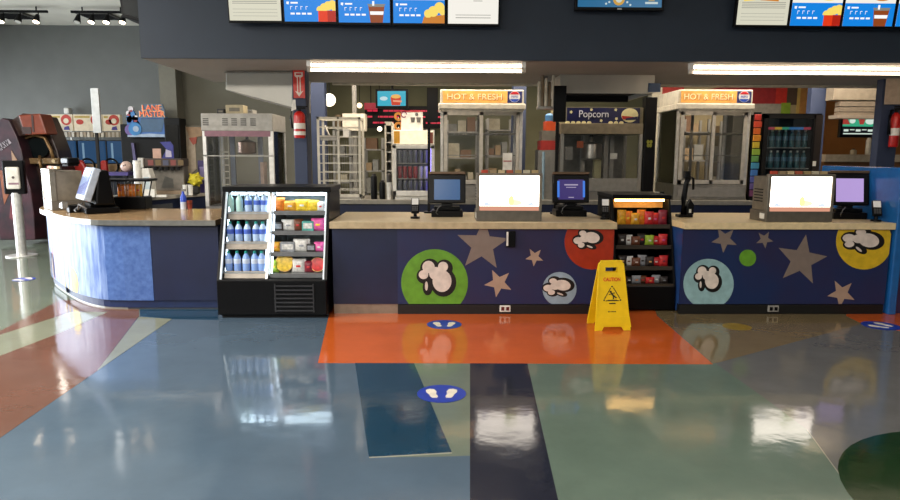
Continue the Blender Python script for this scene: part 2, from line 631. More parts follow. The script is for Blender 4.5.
# ---- middle counter
XA, XM, XE = ax(327, 6.34, 300) + .035, ax(397.5, YF, 260), ax(613, YF, 260)
ct = thing('service_counter', 'long middle service counter with popcorn and star graphics under a beige top', 'counter')
MB().box(XA, XE, YF + .02, YBK - .1, .02, ZT - .07).build('body', [NAVY], ct)
MB().box(XA, XM, YF, YF + .02, ZTOE, ZT - .07).build('plain_panel', [NAVY], ct)
pnl = Panel(397.5, 613, YF, ZTOE, ZT - .07)
pnl.poly(circle(434.6, 282.6, 33.4, 48), 1, 1); pnl.popcorn(434, 281, 1.0, 0)
pnl.poly(circle(592, 242, 27.5, 40), 1, 6); pnl.popcorn(589, 241.5, .66, R(62), kx=1.12, ky=.85)
pnl.poly(circle(559.5, 289, 17, 36), 1, 7); pnl.popcorn(559.5, 289, .64, R(62), kx=1.2, ky=.85)
pnl.poly(star(482.4, 245, 27, R(184)), 1, 4)
pnl.poly(star(534.5, 257, 9.5, R(5)), 1, 5)
pnl.poly(star(498.5, 283, 14.5, R(10)), 1, 5)
# purple lower band of the print
pnl.mb.build('graphic_panel', ART, ct)
MB().box(XA, XM, YF + .015, YF + .05, 0, ZTOE).build('toe_kick', [TOE_S], ct)
MB().box(XM, XE, YF - .01, YF + .05, 0, ZTOE - .004).build('toe_kick', [TOE], ct)
MB().box(XA - .02, XE + .02, YF - .03, YBK, ZT - .065, ZT, 0).box(XA - .02, XE + .02, YF - .034, YF - .03, ZT - .066, ZT - .001, 1).build('worktop', [WORKTOP, EDGE_B], ct, bevel=.003)
outlet(ct, 505, 308.5, YF - .012, WHITEP)
p = at(510.5, 238.5, YF - .02)
hb = MB().box(p.x - .045, p.x + .045, YF - .05, YF + .002, p.z - .085, p.z + .075).build('card_holder', [BLACK], ct, bevel=.004)
MB().box(p.x - .043, p.x - .025, YF - .054, YF - .048, p.z - .07, p.z + .07).build('label_strip', [WHITEP], hb)

# ---- right counter
XR0, XR1 = ax(681.5, YF, 270), ax(889, YF, 270)
ct2 = thing('service_counter', 'right service counter with yellow and pale blue popcorn circles under a beige top', 'counter')
MB().box(XR0, XR1, YF + .02, YBK - .1, .02, ZT - .07).build('body', [mat('blue laminate', '#24457e', .35)], ct2)
pn2 = Panel(681.5, 888, YF, ZTOE, ZT - .07)
pn2.poly(circle(708.5, 284, 25.2, 44), 1, 9); pn2.popcorn(706, 281, .72, R(0))
pn2.poly(circle(747.7, 258, 8.4, 28), 1, 1)
pn2.poly(circle(864, 241.5, 28, 44), 1, 8); pn2.popcorn(862, 243.5, .86, R(36), kx=1.2, ky=.78)
pn2.poly(star(724.5, 239.5, 13.5, R(6)), 1, 4)
pn2.poly(star(764.5, 239.5, 9, R(-6)), 1, 4)
pn2.poly(star(801.5, 260, 26, R(176 + 14)), 1, 4)
pn2.poly(star(841.5, 293.5, 14.5, R(8)), 1, 5)
pn2.mb.build('graphic_panel', ART, ct2)
MB().box(XR0 - .01, XR1 - .03, YF - .01, YF + .05, 0, ZTOE - .004).build('toe_kick', [TOE], ct2)
wt = MB()
xl = ax(690, YF, 224)
zl = ZT - .065
wt.prism([(xl - .06, YF - .03), (ax(894, YF, 226), YF - .03), (ax(894, YF, 226), YBK), (XR0 - .01, YBK), (XR0 - .01, YF + .3)], zl, ZT, 'z', 0)
wt.build('worktop', [mat('cream worktop', '#dcc79c', .35, var=.08, scale=20)], ct2, bevel=.003)
outlet(ct2, 773, 308.5, YF - .012, mat('grey plate', '#8d8a84', .4))

# ---- partition at the right end
XP = ax(889, YF, 270) + .02
pt = thing('partition', 'glossy blue half-height partition at the end of the right counter', 'partition')
BLUEP = mat('glossy blue panel', '#1d5fa0', .22, var=.08, coat=.3)
MB().box(XP - .012, XP + .07, YF - .04, YF + 1.35, 0, 1.5, 0).build('panel', [BLUEP], pt, bevel=.012)
MB().box(XP + .07, XP + 1.6, YF + .02, YF + .1, 0, 1.5, 0).build('front_panel', [mat('plum laminate', '#33274a', .4)], pt)

# ---- left counter with a rounded end
YL = 6.71
XFL = ax(121, YL, 225)
XRT = ax(217.5, YL, 225)
CURVE = [(XFL, YL), (-3.52, 6.765), (-3.88, 7.02), (-4.25, 7.41), (-4.58, 7.80), (-4.84, 8.14), (-4.99, 8.50), (-5.03, 8.90)]


def smooth_line(c, n=4):
    out = []
    for i in range(len(c) - 1):
        p0, p1, p2, p3 = c[max(i - 1, 0)], c[i], c[i + 1], c[min(i + 2, len(c) - 1)]
        for k in range(n):
            t = k / n
            out.append(tuple(.5 * ((2 * p1[j]) + (-p0[j] + p2[j]) * t + (2 * p0[j] - 5 * p1[j] + 4 * p2[j] - p3[j]) * t * t + (-p0[j] + 3 * p1[j] - 3 * p2[j] + p3[j]) * t ** 3) for j in (0, 1)))
    return out + [c[-1]]


SM = smooth_line(CURVE)


def lpath(off=0.0):
    """front line of the rounded counter, from its right end round to the back, moved outward by off"""
    base = [(XRT, YL)] + SM
    out = []
    for i, p in enumerate(base):
        a = base[max(i - 1, 0)]; b = base[min(i + 1, len(base) - 1)]
        d = Vector((b[0] - a[0], b[1] - a[1], 0)).normalized()
        if i == 0: d = Vector((-1, 0, 0))
        out.append((p[0] - d.y * off, p[1] + d.x * off))
    return out


lc = thing('service_counter', 'left service counter with a rounded end, a steel edged top and plain blue panels', 'counter')
inner = [(-4.02, 8.90), (-3.9, 8.45), (-3.6, 8.1), (XRT, 8.05)]
inr = [(-4.08, 8.85), (-3.95, 8.40), (-3.63, 8.05), (XRT, 8.0)]
ZP = az(300.5, YL)             # panel bottom
MB().prism(lpath(-.02) + inr, .02, ZT - .07, 'z').build('body', [mat('dark navy laminate', '#17264c', .4)], lc)
LBLUE = mat('textured blue laminate', '#3a5691', .36, var=.22, scale=22, bump=.35, col2='#4d6ba6')


def strip(mb, pts, z0, z1, t, mi=0):
    for a, b in zip(pts[:-1], pts[1:]):
        d = Vector((b[0] - a[0], b[1] - a[1], 0)); nrm = Vector((d.y, -d.x, 0)).normalized() * t
        # outward is to the right of travel direction reversed
        mb.add([(a[0], a[1], z0), (b[0], b[1], z0), (b[0], b[1], z1), (a[0], a[1], z1),
                (a[0] + nrm.x, a[1] + nrm.y, z0), (b[0] + nrm.x, b[1] + nrm.y, z0), (b[0] + nrm.x, b[1] + nrm.y, z1), (a[0] + nrm.x, a[1] + nrm.y, z1)],
               [(0, 1, 2, 3), (7, 6, 5, 4), (0, 4, 5, 1), (3, 2, 6, 7), (0, 3, 7, 4), (1, 5, 6, 2)], mi)


P0 = lpath(0.0)
xs1 = ax(152, YL, 260)
m1 = MB(); m1.box(xs1, XRT, YL, YL + .02, ZP, ZT - .07); m1.build('plain_panel', [NAVY], lc)
m2 = MB(); m2.box(XFL, xs1 - .004, YL - .001, YL + .02, ZP, ZT - .07)
strip(m2, P0[1:5], ZP, ZT - .07, .02)
m2.build('textured_panel', [LBLUE], lc, smooth=40)
m3 = MB(); strip(m3, P0[4:], ZP, ZT - .07, .02)


def on_curve(px, py):
    """where the line of sight through a pixel meets the curved counter front: (index along path, z)"""
    best = None
    for i in range(len(P0) - 1):
        for k in range(20):
            t = k / 20
            x = P0[i][0] + (P0[i + 1][0] - P0[i][0]) * t; y = P0[i][1] + (P0[i + 1][1] - P0[i][1]) * t
            e = abs(at(px, py, y).x - x)
            if best is None or e < best[0]: best = (e, i + t, at(px, py, y).z)
    return best[1], best[2]


def pt_at(u, off):
    i = min(int(u), len(P0) - 2); t = u - i
    a, b = P0[i], P0[i + 1]
    d = Vector((b[0] - a[0], b[1] - a[1], 0)).normalized()
    return (a[0] + (b[0] - a[0]) * t - d.y * off, a[1] + (b[1] - a[1]) * t + d.x * off)


def curve_blob(mb, cx, cy, rx, ry, mi, off, n=16, zlo=None):
    """an upright ellipse printed on the curved front"""
    prev = None
    for k in range(n + 1):
        t = -1 + 2 * k / n
        px = cx + rx * t
        h = ry * math.sqrt(max(0, 1 - t * t))
        u, zc = on_curve(px, cy)
        _, za = on_curve(px, cy + h)
        _, zb = on_curve(px, cy - h)
        za = max(za, ZP + .002)
        x, y = pt_at(u, off)
        cur = ((x, y, za), (x, y, zb))
        if prev: mb.add([prev[0], cur[0], cur[1], prev[1]], [(0, 1, 2, 3)], mi)
        prev = cur


OUT = .003
curve_blob(m3, 71.5, 283, 7.2, 16, 2, OUT)
curve_blob(m3, 51, 263, 5.6, 23, 1, OUT)
curve_blob(m3, 50, 264, 3.4, 15, 3, OUT * 1.6)
curve_blob(m3, 53, 264, 1.1, 12, 4, OUT * 2.2)
m3.build('graphic_panel', [mat('blue laminate print', '#3f5d9c', .34, var=.35, scale=9, bump=.6, stretch=(2, 2, .4), col2='#7d93c0'),
                           G_PNK, mat('print lemon', '#d8c552', .4), G_WHT, mat('print maroon', '#5c1f2a', .4)], lc, smooth=40)
tk = MB(); tin = lpath(-.03); strip(tk, tin[1:], 0, ZP + .01, .03); tk.build('toe_kick', [mat('brushed toe kick', '#a5a8a2', .35, .5)], lc, smooth=40)
MB().box(XFL, XRT, YL + .03, YL + .1, 0, ZP + .01).build('toe_kick', [mat('grey toe kick', '#3c3f44', .5)], lc)
TOPL = mat('speckled worktop', '#a88a66', .16, var=.15, scale=60)
MB().prism(lpath(.06) + inner, ZT - .055, ZT, 'z').build('worktop', [TOPL], lc)
eg = MB(); strip(eg, lpath(.065), ZT - .057, ZT - .002, .004); eg.build('edge_band', [EDGE_S], lc, smooth=40)

# ---- rear counters
def rear_counter(pa, pb, label, y0=YB, d=1.0):
    t = thing('back_counter', label, 'counter')
    xa, xb = ax(pa, y0), ax(pb, y0)
    MB().box(xa, xb, y0 + .03, y0 + d, .1, ZB - .06).build('body', [mat('deep navy cabinet', '#121c38', .4)], t)
    MB().box(xa, xb, y0, y0 + d, ZB - .06, ZB).build('worktop', [mat('grey steel worktop', '#8f8b80', .35, .4)], t, bevel=.004)
    MB().box(xa + .03, xb - .03, y0 + .08, y0 + d, 0, .1).build('toe_kick', [TOE], t)
    for k in range(int((xb - xa) / .55)):
        kx = xa + .3 + k * .55
        MB().box(kx - .05, kx + .05, y0 + .005, y0 + .03, ZB - .2, ZB - .18).build('drawer_pull', [STEEL], t)
    return t


rear_counter(300, 556, 'rear navy counter carrying the wire rack, can cooler and left glass warmer')
rear_counter(560, 642, 'rear navy counter under the popcorn machine')
rear_counter(645, 845, 'rear navy counter under the right glass warmer and dark drinks cooler')
# ================================================================ open drinks cooler
ORD = ['first', 'second', 'third', 'fourth', 'fifth', 'sixth', 'seventh', 'eighth', 'ninth', 'tenth', 'eleventh', 'twelfth']
CY = 6.34
cx0, cx1 = ax(217, CY, 300), ax(327, CY, 300)
zc1 = az(280, CY)              # top of the black lower body
ztop = az(187, 6.72)
ybk = 7.3
dc = thing('drinks_cooler', 'black open front drinks cooler lit inside with bottles left and snacks right', 'cooler', (0, 0, 0))
MB().box(cx0, cx1, CY, ybk, .03, zc1).build('lower_body', [BLACK], dc, bevel=.012)
MB().box(cx0 + .03, cx1 - .03, CY + .04, ybk - .02, 0, .03).build('base', [BLACKM], dc)
g = MB()
gx0, gx1 = ax(276, CY, 300), ax(313, CY, 300)
for k in range(7):
    zz = az(286 + k * 4.1, CY)
    g.box(gx0, gx1, CY - .012, CY + .002, zz - .006, zz + .006)
g.box(gx0 - .012, gx0, CY - .012, CY + .002, az(312, CY), az(284, CY)); g.box(gx1, gx1 + .012, CY - .012, CY + .002, az(312, CY), az(284, CY))
g.build('vent_grille', [mat('satin black slats', '#2d2d30', .35)], dc)
# sloping sides
yg0, yg1 = CY + .06, CY + .36  # glass line bottom / top
ux0, ux1 = ax(221, 6.72, 190), ax(336, 6.72, 190)
for s_, xb in ((-1, cx0), (1, cx1)):
    xi = xb + .028 if s_ < 0 else xb - .028
    MB().prism([(CY + .02, zc1 - .01), (yg1 - .03, ztop - .02), (ybk, ztop - .02), (ybk, zc1 - .01)], xb, xi, 'x').build('side_panel', [BLACK], dc)
    f = MB(); lit = (yg1 - yg0) / (ztop - .06 - zc1)
    f.prism([(CY + .02, zc1), (yg1 - .03, ztop - .05), (yg1 - .005, ztop - .05), (CY + .045, zc1)], xb + (.028 if s_ < 0 else -.043), xb + (.043 if s_ < 0 else -.028), 'x')
    f.build('light_edge', [mat('pale cooler trim', '#c9cfd2', .4, emit='#dfeef8', es=.35)], dc)
MB().box(cx0 - .005, cx1 + .01, yg1 - .05, ybk + .02, ztop - .055, ztop).build('top_panel', [BLACK], dc, bevel=.008)
MB().box(cx0 + .03, cx1 - .03, ybk - .03, ybk, zc1, ztop - .05).build('back_panel', [mat('white cooler liner', '#cdd6d8', .5)], dc)
xm = ax(269, CY + .2, 240)
MB().prism([(CY + .05, zc1), (yg1 - .01, ztop - .06), (ybk - .04, ztop - .06), (ybk - .04, zc1)], xm - .012, xm + .012, 'x').build('divider', [ALU], dc)
lt = MB()
for xx0, xx1 in ((cx0 + .06, xm - .04), (xm + .04, cx1 - .06)):
    lt.cyl((xx0, yg1 + .05, ztop - .075), (xx1, yg1 + .05, ztop - .075), .012)
lt.build('light_tube', [mat('lit cool tube', '#ffffff', .4, emit='#d8f0ff', es=22)], dc)
for xx in (xm + .03, xm - .03, cx1 - .05, cx0 + .05):
    MB().cyl((xx, CY + .14, zc1 + .03), (xx, yg1 + .02, ztop - .1), .008).build('light_tube', [mat('lit soft tube', '#ffffff', .4, emit='#dceeff', es=5)], dc)


def gy(z):                     # y of the glass line at height z
    return yg0 + (yg1 - yg0) * (z - zc1) / (ztop - .06 - zc1)


SHELF = mat('white wire shelf', '#9fa4a6', .4, .3)
RAIL = mat('price rail', '#8b8379', .35, .4)
CAPG, CAPB, CAPW = mat('teal cap', '#1f8f86', .4), mat('blue cap', '#2f62b8', .4), mat('white cap', '#dfe8ea', .4)
W_TEAL = mat('pale teal bottle', '#bfe6e0', .15, var=.05)
W_BLUE = mat('clear blue bottle', '#b3cdf0', .15, var=.05)
W_DEEP = mat('blue water bottle', '#8db0ee', .15, var=.05)
L_BLU = mat('blue bottle label', '#4f6fd0', .4)
L_WHT = mat('white bottle label', '#cfdcf2', .4)


def make_bottle(h, r, body, cap, lab, label, group):
    t = thing('water_bottle', label, 'bottle', group=group)
    MB().lathe([(r * .9, 0), (r, .008), (r, h * .34), (r * .93, h * .4), (r, h * .46), (r, h * .62), (r * .8, h * .74), (r * .42, h * .86), (r * .4, h * .9)], n=14).build('bottle_body', [body], t, smooth=50)
    MB().lathe([(r * .44, h * .89), (r * .44, h * .985), (r * .36, h)], n=12).build('cap', [cap], t, smooth=40)
    MB().lathe([(r * 1.015, h * .38), (r * 1.015, h * .62)], n=14).build('label_band', [lab], t, smooth=50)
    return t


bt = [('pale teal', make_bottle(.19, .036, W_TEAL, CAPW, W_TEAL, '', None)),
      ('clear blue', make_bottle(.19, .036, W_BLUE, CAPW, L_BLU, '', None)),
      ('green-capped', make_bottle(.2, .037, W_BLUE, CAPG, L_BLU, '', None)),
      ('blue-labelled', make_bottle(.2, .037, W_DEEP, CAPG, L_WHT, '', None))]
used = set()


def put_bottle(kind, x, y, z, label, group):
    k, src = bt[kind]
    if kind not in used:
        used.add(kind); src.location = (x, y, z); src['label'] = label; src['group'] = group
    else:
        dup(src, (x, y, z), None, label, group)


rows = [(212.3, 'top', [230.5, 239.5, 248.5, 257.3, 264.2], [0, 0, 1, 1, 1]),
        (241.6, 'middle', [230.5, 239, 247.6, 256.4, 263], [2, 2, 2, 2, 2]),
        (271.0, 'bottom', [229, 237.6, 246.4, 255, 262], [3, 3, 3, 3, 3])]
for py, nm, pxs, kinds in rows:
    yy = None
    for it in range(4):
        yy = (gy(az(py, yy or 6.6)) + .075)
    z = az(py, yy)
    sh = MB().box(cx0 + .03, xm - .014, gy(z) + .02, ybk - .03, z - .018, z - .002)
    so = sh.build('shelf', [SHELF], dc)
    MB().prism([(gy(z) + .002, z - .072), (gy(z) + .03, z + .004), (gy(z) + .042, z + .004), (gy(z) + .014, z - .072)], cx0 + .045, xm - .02, 'x').build('price_rail', [RAIL], so)
    for k, (px, kd) in enumerate(zip(pxs, kinds)):
        names = ['pale teal water bottle', 'clear blue water bottle', 'green-capped water bottle', 'green-capped bright blue water bottle']
        put_bottle(kd, ax(px, yy, py), yy + .01, z, f'{names[kd]}, {ORD[k]} from the left on the cooler\'s {nm} shelf', f'water bottles on the {nm} cooler shelf')

SN = {n: mat('wrap ' + n, c, .4, var=.25, scale=30) for n, c in dict(orange='#e07a1c', yellow='#e8c22f', white='#d8d6d2', pink='#d85a9a', grey='#8d9096',
      brown='#6b3f2a', red='#c0292b', tan='#d6a45c', green='#9ab83a', dark='#2b2422', teal='#4f9f98', gold='#d79a25', maroon='#7c1f30').items()}


def snack(shape, x, y, z, w, h, d, a, b, label, group, cat='snack'):
    if shape == 'bag':
        t = thing('snack_bag', label, cat, (x, y, z), 0, group)
        MB().pillow(w, h, d, 0).build('bag', [SN[a]], t, smooth=True)
        MB().pillow(w * .78, h * .42, d * 1.04, 0, cz=h * .28, n=6).build('printed_panel', [SN[b]], t, smooth=True)
    elif shape == 'bowl':
        t = thing('snack_bowl', label, cat, (x, y, z), 0, group)
        M = Matrix.Translation((0, 0, w / 2)) @ Matrix.Rotation(R(78), 4, 'X')
        MB().lathe([(w * .33, 0), (w * .45, .02), (w * .5, d * .6)], n=20, M=M).build('bowl', [SN[a]], t, smooth=40)
        MB().lathe([(w * .47, d * .55), (w * .44, d * .68), (w * .2, d * .75)], n=20, M=M).build('filling', [SN[b]], t, smooth=40)
    else:
        t = thing('snack_pack', label, cat, (x, y, z), 0, group)
        MB().box(-w / 2, w / 2, -d / 2, d / 2, 0, h).build('tray', [SN[a]], t, bevel=.006)
        MB().box(-w * .38, w * .38, -d / 2 - .003, d / 2, h * .25, h * .8).build('printed_panel', [SN[b]], t, bevel=.002)
    return t


srows = [(211.8, 'top', [(277.5, 'bag', .15, .14, 'orange', 'orange'), (290, 'bag', .15, .105, 'gold', 'white'), (302, 'bag', .15, .12, 'yellow', 'white'), (313, 'bag', .13, .115, 'yellow', 'yellow'), (320.5, 'bag', .09, .10, 'white', 'red')]),
         (231.5, 'second', [(277, 'pack', .13, .09, 'dark', 'grey'), (288.5, 'bag', .15, .115, 'white', 'grey'), (298, 'bag', .1, .12, 'brown', 'red'), (308, 'pack', .12, .1, 'teal', 'white'), (318, 'bag', .15, .13, 'pink', 'yellow')]),
         (252.5, 'third', [(275.5, 'bag', .12, .10, 'gold', 'orange'), (287.5, 'pack', .15, .1, 'grey', 'white'), (301.5, 'bag', .17, .13, 'white', 'grey'), (311, 'pack', .09, .08, 'dark', 'grey'), (319, 'bag', .11, .1, 'pink', 'white')]),
         (273.5, 'bottom', [(274.5, 'bag', .08, .13, 'green', 'yellow'), (284.5, 'bowl', .185, .0, 'tan', 'yellow'), (298.5, 'bag', .15, .14, 'white', 'red'), (308.5, 'bag', .1, .12, 'maroon', 'red'), (317.5, 'bowl', .15, .0, 'tan', 'red')])]
for py, nm, items in srows:
    yy = None
    for it in range(4): yy = gy(az(py, yy or 6.6)) + .09
    z = az(py, yy)
    so = MB().box(xm + .014, cx1 - .03, gy(z) + .03, ybk - .03, z - .016, z - .002).build('shelf', [SHELF], dc)
    MB().box(xm + .03, cx1 - .045, gy(z) + .012, gy(z) + .028, z - .03, z + .012).build('price_rail', [mat('clear rail', '#6a6c6e', .3)], so)
    for k, (px, shp, w, h, a, b) in enumerate(items):
        nn = {'bag': 'bag', 'pack': 'pack', 'bowl': 'round bowl'}[shp]
        col_ = {'tan': 'golden tan', 'gold': 'golden'}.get(a, a)
        snack(shp, ax(px, yy + .03, py), yy + (.085 if shp == 'bowl' else .06), z, w, h, .07, a, b, f'{col_} snack {nn}, {ORD[k]} from the left on the cooler\'s {nm} snack shelf', f'snacks on the {nm} cooler shelf')

# ================================================================ candy rack
rk = thing('candy_rack', 'black lit candy rack with four shelves between the two service counters', 'rack')
RY0, RY1 = 6.62, 6.92          # front line at foot / at top
rx0, rx1 = ax(615.5, RY0, 285), ax(676, RY0, 285)
rzt = az(194, RY1)
rbk = 7.5
rz0 = az(285, RY0)


def ry(z):
    return RY0 + (RY1 - RY0) * (z - rz0) / (rzt - rz0)


MB().box(rx0, rx1, RY0, rbk, .02, rz0 - .01).build('lower_body', [BLACK], rk, bevel=.008)
for xb in (rx0, rx1 - .02):
    MB().prism([(RY0 + .01, rz0 - .02), (RY1, rzt - .03), (rbk, rzt - .03), (rbk, rz0 - .02)], xb, xb + .02, 'x').build('side_panel', [BLACKM], rk)
MB().box(rx0 + .01, rx1 - .01, rbk - .03, rbk, rz0, rzt).build('back_panel', [mat('dark rack back', '#1c1a18', .5)], rk)
MB().box(rx0 - .0, rx1, RY1 - .05, rbk + .05, rzt - .045, rzt).build('top_panel', [BLACK], rk, bevel=.006)
MB().cyl((rx0 + .05, RY1 + .04, rzt - .062), (rx1 - .05, RY1 + .04, rzt - .062), .012).build('light_tube', [mat('lit warm tube', '#ffffff', .4, emit='#ffc776', es=17)], rk)
MB().box(rx0 + .03, rx1 - .03, RY1 + .14, RY1 + .16, rzt - .15, rzt - .06).build('header_panel', [mat('tan header', '#b58f55', .5)], rk)
crow = []
for py, nm, hh, pal in ((224.5, 'top', .14, [('gold', 'yellow'), ('orange', 'yellow'), ('gold', 'white'), ('orange', 'gold'), ('red', 'white'), ('red', 'pink'), ('maroon', 'red')]),
                        (245, 'second', .105, [('dark', 'white'), ('white', 'brown'), ('brown', 'white'), ('dark', 'red'), ('green', 'white'), ('red', 'white'), ('red', 'pink')]),
                        (266, 'third', .10, [('dark', 'tan'), ('white', 'brown'), ('brown', 'white'), ('grey', 'dark'), ('dark', 'tan'), ('red', 'white'), ('red', 'maroon')]),
                        (283.5, 'bottom', .075, [('brown', 'tan'), ('dark', 'white'), ('grey', 'orange'), ('brown', 'red'), ('red', 'tan'), ('grey', 'white'), ('dark', 'grey')])):
    crow.append((py, nm, [(621.5 + 6.85 * k + (py - 224) * .02, .095, hh * (.9 + .12 * ((k * 5 + int(py)) % 3)), a, b) for k, (a, b) in enumerate(pal)]))
for py, nm, items in crow:
    yy = None
    for it in range(4): yy = ry(az(py, yy or 6.8)) + .07
    z = az(py, yy)
    so = MB().box(rx0 + .02, rx1 - .02, ry(z) + .01, rbk - .03, z - .016, z - .002).build('shelf', [BLACKM], rk)
    MB().box(rx0 + .025, rx1 - .025, ry(z) + .002, ry(z) + .009, z - .03, z + .012).build('shelf_lip', [mat('smoky lip', '#3a332b', .3)], so)
    for k, (px, w, h, a, b) in enumerate(items):
        snack('bag', ax(px, yy, py), yy + .01 + .03 * (k % 2), z, w, h, .05, a, b, f'{a.replace("gold", "golden")} candy bag, {ORD[k]} from the left on the candy rack\'s {nm} shelf', f'candy bags on the {nm} rack shelf', 'candy')
# ================================================================ caution sign
a, b = fl(596, 331), fl(632, 333)
sg = thing('caution_sign', 'yellow folding caution sign standing open on the orange floor', 'sign', ((a.x + b.x) / 2, a.y, 0), R(3))
YEL = mat('yellow plastic', '#e9c412', .35, var=.05)
SH, SW, TW = .635, .335, .235


def sign_leaf(front):
    lean = R(11) if front else R(-13)
    M = Matrix.Translation((0, 0.13, SH * .99)) @ Matrix.Rotation(-lean, 4, 'X') @ Matrix.Translation((0, 0, -SH * 1.005))
    w = SW / 2; t = TW / 2
    mb = MB()
    def wd(z): return w + (t - w) * z / SH
    prof = [(-w, 0), (-w * .62, 0), (-w * .5, .035), (w * .5, .035), (w * .62, 0), (w, 0), (wd(.12), .12), (t, SH - .02), (t - .02, SH)]
    # lower part, then a handle slot with bars round it
    z0, z1 = SH - .095, SH - .05
    mb.prism([(-w, 0), (-w * .62, 0), (-w * .5, .035), (w * .5, .035), (w * .62, 0), (w, 0), (wd(z0), z0), (-wd(z0), z0)], -.009, .009, 'y', 0, M)
    mb.prism([(-wd(z0), z0), (-.058, z0), (-.058, z1), (-wd(z1), z1)], -.009, .009, 'y', 0, M)
    mb.prism([(.058, z0), (wd(z0), z0), (wd(z1), z1), (.058, z1)], -.009, .009, 'y', 0, M)
    mb.prism([(-wd(z1), z1), (wd(z1), z1), (t, SH - .015), (t - .015, SH), (-t + .015, SH), (-t, SH - .015)], -.009, .009, 'y', 0, M)
    # raised lower band and rim
    mb.prism([(-w - .004, .03), (-w * .55, .05), (w * .55, .05), (w + .004, .03), (wd(.125) + .002, .125), (-wd(.125) - .002, .125)], -.014 if front else .009, .009 if not front else -.008, 'y', 0, M)
    for s_ in (-1, 1):
        mb.prism([(s_ * wd(.125), .125), (s_ * (wd(.125) - .012), .125), (s_ * (t - .012), SH - .02), (s_ * t, SH - .02)], -.012 if front else 0.008, -.008 if front else .012, 'y', 0, M)
    o = mb.build('front_leaf' if front else 'rear_leaf', [YEL], sg)
    return o, M


lf, MF = sign_leaf(True)
sign_leaf(False)
MB().cyl((-.1, .13, SH - .004), (.1, .13, SH - .004), .012, n=12).build('hinge', [YEL], sg)
REDP = mat('red print', '#d23a10', .5)
INK = mat('black print', '#15130c', .5)


def on_leaf(o):
    for v in o.data.vertices: v.co = MF @ v.co
    o.data.update()
    return o


on_leaf(text('CAUTION', REDP, lf, (0, -.0105, SH * .745), .16, .036, 'lettering', bold=.025))
pic = MB()
zc = SH * .52


def line(p, q, r_):
    p, q = Vector((p[0], 0, p[1])), Vector((q[0], 0, q[1]))
    d = (q - p).normalized(); n_ = Vector((-d.z, 0, d.x)) * r_
    pic.prism([((p - n_).x, (p - n_).z), ((q - n_).x, (q - n_).z), ((q + n_).x, (q + n_).z), ((p + n_).x, (p + n_).z)], -.0112, -.008, 'y')


tri = [(-.085, zc - .055), (.085, zc - .055), (0, zc + .085)]
tr2 = [(-.06, zc - .04), (.06, zc - .04), (0, zc + .062)]
for i in range(3):
    p, q = Vector(tri[i]), Vector(tri[(i + 1) % 3])
    line(p + (q - p) * .14, p + (q - p) * .86, .0035)
for q in tri: pic.prism(circle(q[0] * .9, zc + (q[1] - zc) * .9, .008, 10), -.0112, -.008, 'y')
pic.prism(circle(-.014, zc + .028, .011, 14), -.0112, -.008, 'y')
line((-.010, zc + .016), (.014, zc - .012), .008); line((.012, zc - .010), (.040, zc - .03), .006); line((.012, zc - .012), (.010, zc - .04), .006)
line((-.006, zc + .012), (-.032, zc + .0), .004); line((-.004, zc + .012), (.026, zc + .018), .004)
line((-.045, zc - .048), (.045, zc - .048), .002)
pic.prism([(-.03, zc - .085), (.03, zc - .085), (.03, zc - .075), (-.03, zc - .075)], -.0112, -.008, 'y')
on_leaf(pic.build('slip_pictogram', [INK], lf))
mk = MB(); mk.prism(circle(-.035, SH * .275, .007, 12), -.0112, -.008, 'y')
for k in range(4): mk.prism([(-.02 + k * .014, SH * .268), (-.01 + k * .014, SH * .268), (-.01 + k * .014, SH * .282), (-.02 + k * .014, SH * .282)], -.0112, -.008, 'y')
on_leaf(mk.build('maker_mark', [INK], lf))

# ================================================================ floor stickers
STK = mat('blue vinyl sticker', '#1c3aa6', .3, var=.08)
STW = mat('white vinyl print', '#e6dccb', .4)


def sticker(px, py, rad, label, rot=0.0):
    p = fl(px, py)
    t = thing('floor_sticker', label, 'sticker', (p.x, p.y, .0035), rot, 'footprint stickers on the floor')
    MB().prism(circle(0, 0, rad, 40), 0, .0012, 'z').build('disc', [STK], t)
    for s_, rr in ((-1, R(14)), (1, R(-14))):
        f = MB(); M = Matrix.Translation((s_ * .062, 0, 0)) @ Matrix.Rotation(rr, 4, 'Z')
        f.prism([(x * s_ * -1, y) for x, y in [(-.02, -.08), (.012, -.085), (.024, -.06), (.02, -.02), (.036, .03), (.03, .075), (.002, .09), (-.028, .075), (-.036, .035), (-.026, -.02), (-.028, -.05)]], .001, .002, 'z', 0, M)
        f.build('footprint', [STW], t)
    return t


sticker(441.6, 394, .166, 'round blue footprint sticker straddling the teal and sage floor panels')
sticker(444.2, 324.8, .166, 'round blue footprint sticker on the orange floor before the middle counter')
sticker(881, 326.0, .166, 'round blue footprint sticker at the partition end of the right counter', R(38))
sticker(24, 279.5, .13, 'round blue floor sticker beside the rounded left counter', R(60))
p = fl(737, 327)
tag(MB().prism(circle(p.x, p.y, .13, 30), .003, .0045, 'z').build('floor_sticker', [mat('yellow brown spot', '#8d7422', .4, var=.2)]), 'round yellow brown spot on the tan floor before the right counter', 'sticker')  # flat yellow brown disc of uneven tone

# ================================================================ menu boards
SCR_W = screen('warm white', '#f4f0e6', 1.0)
SCR_C = screen('cream', '#e6e3cd', .85)
SCR_B = screen('sky blue', '#0a86e6', .95)
SCR_Y = screen('popcorn yellow', '#ffe06a', .95)
SCR_R = screen('carton red', '#ee3b12', .9)
SCR_R2 = screen('carton dark red', '#c42410', .8)
SCR_O = screen('cola brown', '#a9501f', .7)
SCR_N = screen('nacho orange', '#e08a2c', .8)
SCR_G = screen('pale grey', '#a9a79c', .6)
SCR_I = screen('ice white', '#ffffff', 1.0)
SCRS = [BLACK, SCR_W, SCR_C, SCR_B, SCR_Y, SCR_R, SCR_R2, SCR_O, SCR_N, SCR_G, SCR_I]
BY = YF - .10


